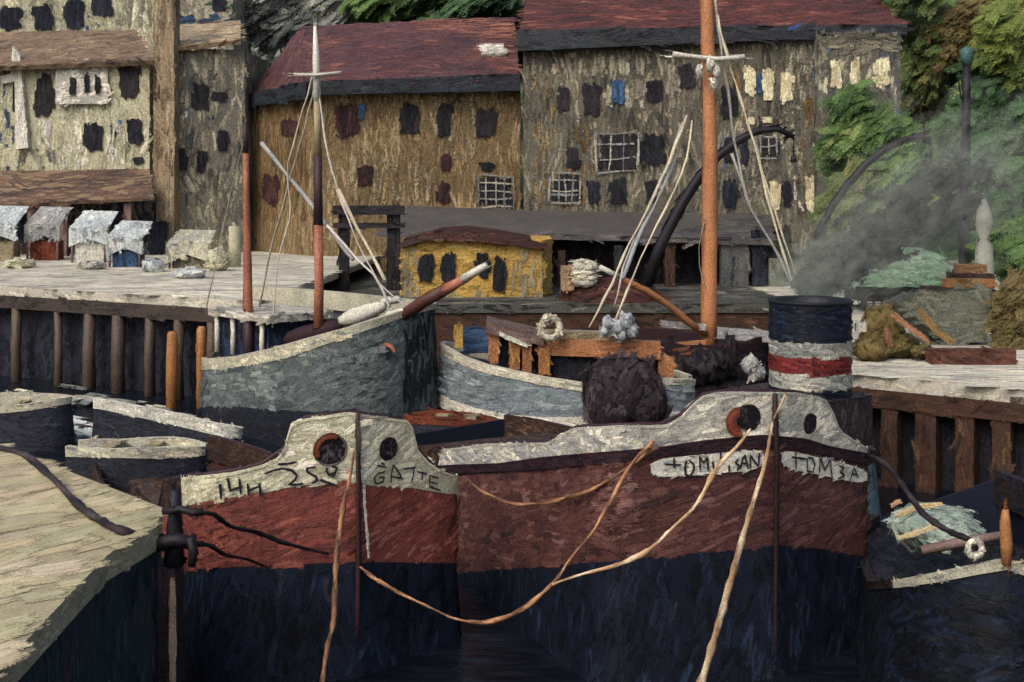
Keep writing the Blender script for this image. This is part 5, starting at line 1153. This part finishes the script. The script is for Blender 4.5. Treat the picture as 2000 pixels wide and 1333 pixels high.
# --- dark cutter, lower right
CL1 = [(1700, 1140), (1760, 1134), (1840, 1118), (1920, 1104), (1968, 1096), (2000, 1108), (2080, 1130)]
CL2 = [(1700, 1152), (1760, 1148), (1840, 1136), (1920, 1120), (1968, 1112), (2000, 1124), (2080, 1150)]
HC = Hull(1968, 15.0, (.22, .975), [(0, 0), (.35, .1), (.8, .45), (1.25, 1.15), (1.5, 2.2), (1.5, 5.5), (1.1, 6.6)], [CL1, CL2])
cu = thing('cutter', 'dark blue-black boat with a pale gunwale and brown bow post, lower right corner', 'boat', (HC.S.x+.7, HC.S.y+3, 0))
mb = MB(15); f = HC.band(mb, 1, None, mid('black'), 0, .25, zfix=-1.1); mb.clad(*f, [('080b12', 2), ('0d131c', 3), ('122033', 1.5), ('1e2226', .8)], 80, 16, (1, -.2, .2), 2.2, .3, 90, .5); HC.transom(mb, 1, -1.1, mid('black')); mb.build('hull', 'hull', cu)
mb = MB(15); f, fa = split_aft(mb, HC.band(mb, 0, 1, mid('gun1'), .04, .03), HC, 1.25); mb.clad(*f, [('6f726f', 1), ('94928a', 2), ('b2ac96', 1.5), ('cbc09c', 1)], 60, 9, (1, -.5, .15), 2.2, .12); mb.clad(*fa, PAL['dark'], 50, 9, (1, 1, 0), 2); g, ga = split_aft(mb, HC.cap(mb, 0, .1, mid('gun1'), 0, .04), HC, 1.25); mb.clad(*g, PAL['gun1'], 50, 8, (1, 0, 0), 1.4); mb.clad(*ga, PAL['dark'], 50, 9, (1, 1, 0), 2); mb.build('gunwale', 'hull', cu)
mb = MB(16); f = HC.deck(mb, 1, -.1, mid('dark')); mb.clad(*f, [('0f1216', 2), ('1c1a1c', 2), ('3a3230', 1)], 50, 10, (.3, 1, 0), 1.8); mb.build('deck', 'timber', cu)
spar(cu, 'bow_post', [(1966, 1104), (1966, 1060), (1964, 1020), (1964, 996)], [9, 11, 10, 6], 14.95, [('orangewood', 0, 3)])
mb = MB(17); cpt = lambda t, w, z: (lambda p: Vector((p.x, p.y, z)))(HC.S+HC.a*t+HC.n*w)
zc = float(HC.z[-1][30, 0]); 
q = [P(1740, 1046, 18.2), P(1790, 1000, 19.4), P(1850, 984, 20), P(1908, 1040, 18.6), P(1850, 1050, 18.0)]
mb = MB(18.5)
def heap(mb, px, py, rx, ry, Y, ryd, pal, L=36, W=10, dirv=(1, 0, .1), rough=.25):
    f = mb.mark(); mb.blob(P(px, py, Y), (rx*mb.mpp, ryd, ry*mb.mpp), mid(pal), 16, 10, rough); mb.clad(f, mb.mark(), PAL[pal], L, W, dirv, 2.3, .3, 50, .5, fit=False); return mb
PAL['paletarp'] = [('62746a', 1), ('7d9084', 2.4), ('93a396', 3), ('adb8a8', 1.4)]; heap(mb, 1826, 1030, 84, 40, 18.6, .8, 'paletarp', 44, 15, (1, 0, -.45), .3); 
for pts, c in (([(1745, 1010), (1790, 990), (1840, 985)], 'b59c6c'), ([(1752, 1052), (1790, 1040), (1830, 1026)], 'b8a678'), ([(1738, 988), (1760, 978)], 'b08a66')):
    mb.dabs([P(x, y, 17.75) for x, y in pts], (0, -1, .2), 14*mb.mpp, c, .9, .02)
tag(mb.build('covered_cargo', 'plaster'), 'pale green tarpaulin over cargo, behind the bow of the dark boat in the lower right', 'tarpaulin')
mb = MB(16.3); mb.tube([P(1800, 1076, 16.6), P(1880, 1060, 16.5), P(1958, 1046, 16.5)], [.06, .07, .06], mid('lilac'), 7, .2); mb.clad(0, len(mb.F)-2, PAL['lilac'], 50, 8, (1, 0, .1), 2, .1)
tag(mb.build('spar', 'timber'), 'grey-lilac spar lying across the dark boat in the lower right', 'spar')

# ================================================================== THINGS ON THE QUAYS
def top(name, mb, mat, label, cat, group=None): return tag(mb.build(name, mat), label, cat, group)
mb = MB(50); heap(mb, 1195, 612, 118, 68, 50, 1.7, 'tarpbrown', 60, 10, (1, 0, -.08), .2); top('cargo_heap', mb, 'plaster', 'red-brown tarpaulin heap on the far quay, right of the yellow shed', 'cargo')
mb = MB(49.2)
for k, y in enumerate((548, 538, 528, 518)): mb.ring(P(1142+(-2, 2, 0, 1)[k], y, 49.2), (.1, -.25, 1), .42, .13, mid('gun2'), 16, 6)
mb.clad(0, len(mb.F), [('b3ab96', 1), ('cfc9b4', 2), ('ddd7c4', 1)], 28, 6, (1, 0, 0), 2.2, .2, fit=False); top('rope_coil', mb, 'rope', 'stack of white rope coils on top of the red-brown heap', 'rope coil')
mb = MB(49.4); a = P(1108, 524, 49.4); mb.box((a.x-.28, 49.1, zat(566, 49.4)), (a.x+.26, 49.7, a.z+.1), mid('beige')); mb.clad(0, 6, [('8a6a4c', 1), ('a8855e', 2), ('b8946a', 1)], 24, 8, (0, 0, 1), 2, .2); top('crate', mb, 'timber', 'small peach coloured crate left of the white rope coils', 'crate')
# cranes
def crane(label, base, jib, w, Y, tri=None):
    t = thing('quay_crane', label, 'crane', (P(base[0], 0, Y).x, Y, ZQ), 'curved dark quay cranes')
    mb = MB(Y); b = P(base[0], base[1], Y); mb.tube([(b.x, Y, ZQ), (b.x, Y, b.z)], [.5, .4], mid('iron'), 10); mb.clad(0, len(mb.F)-2, PAL['iron'], 34, 9, (0, 0, 1), 2, .1); mb.build('pedestal', 'hull', t)
    spar(t, 'jib', jib, w, Y, [('iron', 0, len(jib)-1)], 'hull')
    e = P(*jib[-1], Y); mb = MB(Y); mb.tube([e, e-Vector((0, 0, .9))], .05, mid('iron')); mb.tube([e-Vector((0, 0, .9)), e-Vector((0, 0, 1.2))], [.12, .18], mid('iron')); mb.build('hook', 'hull', t)
crane('dark curved crane jib in front of the tenement, behind the tall orange mast', (1262, 560), [(1262, 560), (1290, 480), (1330, 400), (1366, 345), (1400, 308), (1440, 276), (1480, 256), (1520, 252), (1550, 268)], [12, 12, 11, 10, 9, 8, 7, 6, 5], 54)
crane('slender dark curved crane jib against the green hillside, right of the tenement', (1588, 520), [(1588, 520), (1602, 450), (1626, 400), (1655, 362), (1690, 322), (1730, 290), (1770, 272), (1802, 266), (1818, 280)], [8, 8, 7.5, 7.5, 7.5, 7.5, 7, 7, 5], 52)
lp = thing('street_lamp', 'tall dark lamp post against the green hillside on the right', 'street lamp', (P(1886, 0, 56).x, 56, ZQ))
spar(lp, 'post', [(1884, 562), (1884, 430), (1886, 300), (1887, 200), (1888, 130)], [13, 11, 9, 8, 7], 56, [('iron', 0, 4)], 'hull')
mb = MB(56); e = P(1888, 128, 56); mb.tube([e, e+Vector((0, 0, .3)), e+Vector((0, 0, .75)), e+Vector((0, 0, .95))], [.16, .3, .34, .06], '3a5a56', 9); mb.clad(0, len(mb.F), PAL['teal'], 20, 8, (0, 0, 1), 2, fit=False); mb.build('lantern', 'hull', lp)
mb = MB(48); a = P(1922, 0, 48); mb.tube([(a.x, 48, ZQ), (a.x, 48, ZQ+.5), (a.x, 48, zat(480, 48)), (a.x, 48, zat(468, 48)), (a.x, 48, zat(440, 48)), (a.x, 48, zat(415, 48)), (a.x, 48, zat(390, 48))], [.6, .42, .34, .18, .38, .3, .08], '7d8076', 10, .08); mb.clad(0, len(mb.F), [('5d625e', 1), ('7b7f78', 2), ('97988c', 1)], 32, 9, (0, 0, 1), 2.2, .1, fit=False); top('stone_urn', mb, 'stone', 'pale grey stone urn on a column at the right edge, below the lamp post', 'urn')
# wagon under a green tarpaulin
wg = thing('wagon', 'wagon under a rounded pale green tarpaulin, on the right quay behind the grey-green bale', 'wagon', (P(1766, 0, 45).x, 45, ZQ))
mb = MB(45); n_ = 12; x0, x1 = P(1668, 0, 45).x, P(1852, 0, 45.6).x; sec = []
for i in range(n_+1):
    t = i/n_; x = x0+(x1-x0)*t; hh = (zat(558+(4 if t > .6 else 0), 45), zat(482+6*t+26*max(0, t-.7)*2, 45)); e = min(1, (min(t, 1-t)*9+.35))**.5
    for k in range(9):
        a = math.pi*k/8; sec.append((x, 45.6-1.2*math.cos(a), hh[0]+(hh[1]-hh[0])*math.sin(a)**.6*e if 0 < k < 8 else hh[0]))
fs = [(i*9+k, (i+1)*9+k, (i+1)*9+k+1, i*9+k+1) for i in range(n_) for k in range(8)]+[tuple(range(9))[::-1], tuple(range(n_*9, n_*9+9))]
mb.add(sec, fs, mid('tarpgreen'), smooth=True); mb.clad(0, len(fs), PAL['tarpgreen'], 60, 12, (1, 0, 0), 2.4, .12, 70, .3, fit=False); mb.build('tarpaulin', 'plaster', wg)
mb = MB(45); mb.box((x0+.1, 44.5, ZQ+.45), (x1-.1, 46.7, zat(558, 45)), mid('dark')); mb.clad(0, 6, [('1c1d1c', 2), ('2e2a24', 2), ('3d3426', 1)], 34, 10, (1, 0, 0), 2, .2); mb.build('bed', 'timber', wg)
for x in (x0+.6, x1-.6):
    for y in (44.45, 46.75):
        mb = MB(45); mb.ring((x, y, ZQ+.4), (0, 1, 0), .36, .08, '1d1a18'); [mb.tube([(x, y, ZQ+.4), (x+.36*math.cos(t), y, ZQ+.4+.36*math.sin(t))], .025, '2c2520', 5) for t in np.linspace(0, 6.28, 7)[:-1]]; mb.build('wheel', 'timber', wg)
# grey-green bale
mb = MB(35); poly = [(1752, 592), (1800, 570), (1930, 562), (1938, 600), (1926, 668), (1852, 672), (1800, 630)]
q = [P(x, y, 34.9) for x, y in poly]; mb.slab(q, (0, -1, .1), 1.6, mid('tarpgrey')); mb.clad(0, len(mb.F), PAL['tarpgrey'], 60, 12, (1, 0, -.25), 2.4, .3, 70, .6); top('canvas_bale', mb, 'plaster', 'big grey-green canvas bale leaning on the brown heap, right quay', 'bale')
mb = MB(34)
for x, y, rx, ry, Y in ((1720, 650, 42, 48, 32.6), (1752, 674, 36, 24, 32.4), (1700, 684, 30, 22, 31.8), (1800, 686, 24, 12, 32.0)): heap(mb, x, y, rx, ry, Y, .5, 'autumn', 36, 10, (.4, 0, 1), .4)
for pts, c in (([(1740, 612), (1775, 640), (1815, 668)], '9a6a4a'), ([(1790, 600), (1830, 650), (1865, 672)], '8a6a34'), ([(1730, 640), (1738, 680)], '8a5a42')): mb.dabs([P(x, y, 31.75) for x, y in pts], (0, -1, .2), 16*mb.mpp, c, .9, .02)
top('sack_heap', mb, 'plaster', 'heap of brown and ochre sacks right of the black funnel', 'sacks')
mb = MB(31); mb.box((P(1820, 0, 31).x, 31, ZQ+.0), (P(1985, 0, 31).x, 31.5, ZQ+.4), '5a3426'); mb.clad(0, 6, [('44291f', 1), ('5e3628', 2), ('74452f', 1)], 50, 9, (1, 0, 0), 2.2, .1); top('timber_beam', mb, 'timber', 'red-brown timber beam lying along the foot of the grey-green bale', 'timber')
for k, (x0_, x1_, y0_, y1_, lab) in enumerate(((1850, 1944, 546, 562, 'light orange plank, lower one on the lumber behind the grey-green bale'), (1872, 1928, 518, 534, 'short orange plank, upper one on the lumber behind the grey-green bale'))):
    mb = MB(40); Yq = 40+k*1.5; a, b = P(x0_, y0_, Yq), P(x1_, y1_, Yq); mb.box((a.x, Yq, b.z), (b.x, Yq+.5, a.z), mid('orangewood')); mb.clad(0, 6, [('7d5a2c', 1), ('a37a44', 2), ('bd9458', 2)], 40, 8, (1, 0, 0), 2.2, .1); top('plank', mb, 'timber', lab, 'plank', 'orange planks on the lumber')
mb = MB(40); a, b = P(1846, 562, 40), P(1960, 600, 40); mb.box((a.x, 39.9, ZQ), (b.x, 42.5, b.z+.55), mid('brown')); 
mb.box((P(1866, 0, 41.5).x, 41.2, b.z+.55), (P(1936, 0, 41.5).x, 42.4, zat(534, 41.5)-.01), mid('brown')); mb.clad(0, len(mb.F), PAL['brown'], 40, 9, (1, 0, 0), 2, .1); top('lumber_stack', mb, 'timber', 'dark brown lumber stack carrying two orange planks, right quay', 'lumber')

# ================================================================== TREES
def tree(name, label, px, py, rx, ry, Y, zb, pal, n_, group='trees on the hillside', trunkcol='2b2118', ragged=1.0, leaf=(17, 9)):
    t = thing(name, label, 'tree', (P(px, 0, Y).x, Y, zb), group); m_ = Y/FPX; c = P(px, py, Y)
    mb = MB(Y); r0 = max(.15, rx*m_*.07); base = Vector((c.x, Y, zb))
    mb.tube([base-Vector((0, 0, .5)), base.lerp(c, .35)+Vector((.15, 0, 0)), base.lerp(c, .75), c+Vector((0, 0, ry*m_*.4))], [r0*1.3, r0, r0*.75, r0*.3], trunkcol, 8)
    for k in range(7):
        a = 2*math.pi*k/7+random.random(); e = c+Vector((math.cos(a)*rx*.7*m_, math.sin(a)*rx*.6*m_, random.uniform(-.2, .7)*ry*m_)); s0 = base.lerp(c, random.uniform(.55, .95))
        mb.tube([s0, s0.lerp(e, .5)+Vector((0, 0, .3)), e], [r0*.5, r0*.3, r0*.1], trunkcol, 6)
    mb.build('trunk', 'timber', t)
    mb = MB(Y); cl = [(rng.normal(0, .48, 3)*np.array([rx, rx*.8, ry])*m_, random.uniform(.22, .42)) for _ in range(18)]
    pos = []; nr = []; shade = []
    for i in range(n_):
        o, rr = cl[i % 18]; v = rng.normal(0, 1, 3); v /= np.linalg.norm(v); q = o+v*np.array([rx, rx*.8, ry])*m_*rr*rng.uniform(.6, 1.05)
        pos.append(np.array(c)+q); nn_ = v*.3+rng.normal(0, .16, 3)+np.array([-.3, -.9, .7]); nr.append(nn_/np.linalg.norm(nn_)); shade.append((i % 18)/18)
    pos = np.array(pos); nr = np.array(nr); dr = rng.normal(0, .22, (n_, 3))+np.array([.55, 0, .6]); dr -= nr*(dr*nr).sum(1)[:, None]; dr /= np.linalg.norm(dr, axis=1)[:, None]
    pw = np.array([w for _, w in PAL[pal]]); pw = np.cumsum(pw)/pw.sum(); tt = np.clip(np.array(shade)*.5+rng.random(n_)*.5, 0, .999); cols = np.array([lin(h) for h, _ in PAL[pal]])[np.searchsorted(pw, tt)]*rng.uniform(.85, 1.15, (n_, 1))
    mb.ribbons(pos, dr, nr, leaf[0]*4.4*m_*rng.uniform(.5, 1.4, n_), leaf[1]*2.7*m_*rng.uniform(.6, 1.3, n_), cols, rng.normal(0, .1, n_), 1.0, 5)
    mb.build('crown', 'leaf', t); return t
tree('broadleaf_tree', 'olive-green broad tree beside the end of the tenement wing', 1800, 110, 90, 90, 84, 4.0, 'olive', 900)
tree('broadleaf_tree', 'yellow-green tree in the upper right corner', 1978, 70, 55, 70, 80, 4.0, 'yellowgreen', 620)
tree('broadleaf_tree', 'small brown autumn tree left of the yellow-green tree', 1884, 56, 44, 52, 82, 4.0, 'autumn', 500)
tree('broadleaf_tree', 'bright green bushy tree in front of the tenement wing, below its cream windows', 1698, 292, 82, 96, 58, ZQ, 'green', 1500)
tree('broadleaf_tree', 'lower olive tree between the tenement wing and the wagon', 1716, 420, 92, 80, 56.5, ZQ, 'olive', 1000)
tree('broadleaf_tree', 'dark green tree directly behind the lamp post', 1936, 230, 90, 100, 81, 2.5, 'teal', 900)
tree('broadleaf_tree', 'soft green tree at the right edge, behind the stone urn', 1966, 400, 80, 90, 72, 2.2, 'teal', 700)
tree('broadleaf_tree', 'dark green tree showing above the left part of the warehouse roof', 760, 0, 110, 40, 92, 8, 'green', 700)
tree('broadleaf_tree', 'dark green tree showing between the warehouse roof and the tenement roof', 950, 6, 100, 40, 92, 8, 'teal', 700)
tree('broadleaf_tree', 'pale grey-green tree between the far left houses and the warehouse roof', 560, 30, 80, 55, 90, 8, 'hillpale', 600)
tree('shrub', 'brown autumn shrub at the right edge beside the grey-green bale', 1984, 628, 34, 62, 34.5, ZQ, 'autumn', 420, None)
tree('shrub', 'dark green shrub at the right edge, behind the lumber', 1985, 500, 50, 50, 50, ZQ, 'green', 380, None)

# ================================================================== MOORING POST, ROPES
mp = thing('mooring_post', 'dark timber mooring post with an iron bitt, beside the sand coloured quay corner', 'post', (P(318, 0, 13.6).x, 13.6, 0))
mb = MB(13.6); a = P(318, 0, 13.6); r = 31*mb.mpp
mb.prism([(a.x-r, 13.6-.16), (a.x+r, 13.6-.16), (a.x+r, 13.6+.2), (a.x-r, 13.6+.2)], -1.4, zat(1100, 13.6), '2c242a'); mb.clad(0, 6, [('1d1a22', 2), ('2e252b', 3), ('40343a', 1.6), ('4d3d3a', .7)], 90, 11, (0, 0, 1), 2.4, .06, 90, .15)
mb.dabs([(a.x+r-.02, 13.6-.17, zat(y, 13.6)) for y in (1118, 1180, 1250, 1340)], (0, -1, 0), 17*mb.mpp, 'a08a72', .7, .01); mb.build('timber_pile', 'timber', mp)
def bar(name, pts, w, Y):
    m2 = MB(Y); m2.tube([P(x, y, Y) for x, y in pts], [q*m2.mpp for q in w], mid('iron'), 8, .12); m2.clad(0, len(m2.F)-2, PAL['iron'], 30, 8, (.3, 0, 1), 2, .3, fit=False); return m2.build(name, 'hull', mp)
bar('iron_bitt', [(340, 1104), (340, 1060), (341, 1010), (343, 958)], [20, 17, 14, 12], 13.55); bar('cross_bar', [(318, 1000), (350, 994), (378, 1002), (396, 1000)], [7, 8, 7, 8], 13.4); bar('cross_bar', [(276, 1068), (310, 1062), (345, 1056), (378, 1062)], [12, 15, 14, 12], 13.4); bar('shackle', [(372, 1050), (378, 1080), (374, 1106)], [9, 9, 8], 13.35)
def rope(label, pts, w, Yr, pal, group=None, seg=16, mat='rope', name='rope'):
    """pts: photo path; Yr: distances at its ends (or at each point)"""
    Ys = np.interp(np.linspace(0, 1, len(pts)), np.linspace(0, 1, len(Yr)), Yr)
    v = [P(x, y, q) for (x, y), q in zip(pts, Ys)]; out = []
    for i in range(len(v)-1):
        p0, p1, p2, p3 = v[max(i-1, 0)], v[i], v[i+1], v[min(i+2, len(v)-1)]
        for t in np.linspace(0, 1, 7)[:-1]: out.append(.5*((2*p1)+(p2-p0)*t+(2*p0-5*p1+4*p2-p3)*t*t+(3*p1-p0-3*p2+p3)*t**3))
    out.append(v[-1]); mb = MB(float(np.mean(Ys))); wl = .66*np.interp(np.linspace(0, 1, len(out)), np.linspace(0, 1, len(w)), w)
    mb.tube(out, [x*mb.mpp*random.uniform(.75, 1.25) for x in wl], mid(pal), 8, .15)
    for j in range(len(out)):                               # twisted strands: colour runs round the rope
        for k in range(8):
            c = lin(PAL[pal][int((k+j*1.0) % 8 / 8*len(PAL[pal])) % len(PAL[pal])][0]); q = random.uniform(.8, 1.2); mb.Cc[j*8+k] = (c[0]*q, c[1]*q, c[2]*q, 1)
    return tag(mb.build(name, mat), label, 'rope', group)
PAL['darkrope'] = [('19161d', 3), ('2a2329', 2), ('3e3538', 1)]; PAL['lightrope'] = [('8a6440', 1), ('a5825a', 2), ('b99a70', 2), ('cdbb96', .9)]
g1 = [G(x, y, ZS+.06) for x, y in ((-60, 862), (40, 884), (110, 938), (150, 985), (195, 1018), (240, 1038), (285, 1050))]
rope('thick dark rope draped across the sand coloured quay to the mooring post', [(-60, 862), (40, 886), (104, 935), (150, 984), (195, 1016), (240, 1038), (288, 1052)], [7, 10, 11, 11, 10, 8], [p.y for p in g1[:-1]]+[13.5], 'darkrope')
rope('thin pale rope lying over the thick dark rope on the sand coloured quay', [(118, 942), (150, 968), (178, 1000), (205, 1016), (250, 1030), (292, 1044)], [3, 5, 4, 3], [15.3, 14.4, 13.8, 13.35], 'greyband')
rope('dark rope from the iron bitt slanting over the left red hull, upper one', [(396, 1002), (420, 1006), (450, 1028), (500, 1040), (560, 1062), (640, 1082)], [5, 7, 6, 7, 4], [13.4, 14.8, 16.0, 16.8, HL.surf(640, 1082)[0].y-.03], 'darkrope')
rope('dark rope from the mooring post to the foot of the left red hull, lower one', [(378, 1062), (410, 1066), (440, 1084), (480, 1092), (520, 1108)], [7, 6, 5, 4], [13.4, 15.2, HL.surf(520, 1108)[0].y-.03], 'darkrope')
rope('orange-brown rope hanging from the left cream bow into the foreground', [(692, 880), (684, 930), (672, 980), (660, 1060), (655, 1130), (652, 1210), (640, 1262), (628, 1340)], [4, 6, 8, 8, 8, 7, 6], [17.2, 16.6, 15.4, 14.5], 'rope')
rope('thick light tan rope from the right white bow down to the bottom edge', [(1534, 772), (1508, 830), (1496, 900), (1470, 985), (1448, 1060), (1420, 1160), (1395, 1250), (1366, 1345)], [3, 5, 7.5, 8.5, 9, 10, 10], [17.25, 17.1, 16.4, 14.2, 12.6], 'lightrope')
rope('slack brown rope looping from the right rail down to the water between the barges', [(1276, 862), (1232, 910), (1186, 990), (1160, 1035), (1112, 1095), (1080, 1140), (1020, 1190), (960, 1214), (900, 1212), (850, 1192), (780, 1158), (735, 1132), (703, 1108)], [7, 6, 6, 4, 4, 5, 8, 7, 4, 3, 5, 6, 4], [16.9, 16.4, 16.2, 16.6, 17.35], 'rope')
rope('frayed tan rope slanting from the right rust-stained hawse to the loop', [(1466, 838), (1440, 872), (1400, 915), (1360, 985), (1310, 1035), (1262, 1078), (1205, 1104), (1130, 1124), (1078, 1142)], [3, 5, 8, 4, 6, 8, 4, 4], [17.1, 16.8, 16.5, 16.25], 'lightrope')
rope('short ochre rope sagging along the maroon hull near the left barge', [(912, 936), (945, 962), (1000, 984), (1060, 984), (1110, 972), (1162, 954), (1220, 918), (1284, 872)], [3, 5, 6, 6, 7, 5, 4, 8], [20.6, 18.8, 17.4, 16.85], 'rope')
rope('dark rope from the right barge shoulder down to the white block', [(1692, 890), (1720, 900), (1760, 944), (1800, 1000), (1850, 1036), (1900, 1056)], [6, 8, 9, 9, 8], [19.2, 16.2, 15.2], 'darkrope')
mb = MB(15.2); mb.ring(P(1904, 1072, 15.15), (.2, -1, .1), 15*mb.mpp, 6*mb.mpp, mid('gun2'), 16, 7); mb.clad(0, len(mb.F), [('8f9088', 1), ('b5b2a4', 2), ('cfcabb', 2)], 18, 6, (1, 0, 1), 2, .6, fit=False)
top('block', mb, 'rope', 'white ring block at the end of the dark rope, above the pale gunwale', 'pulley')
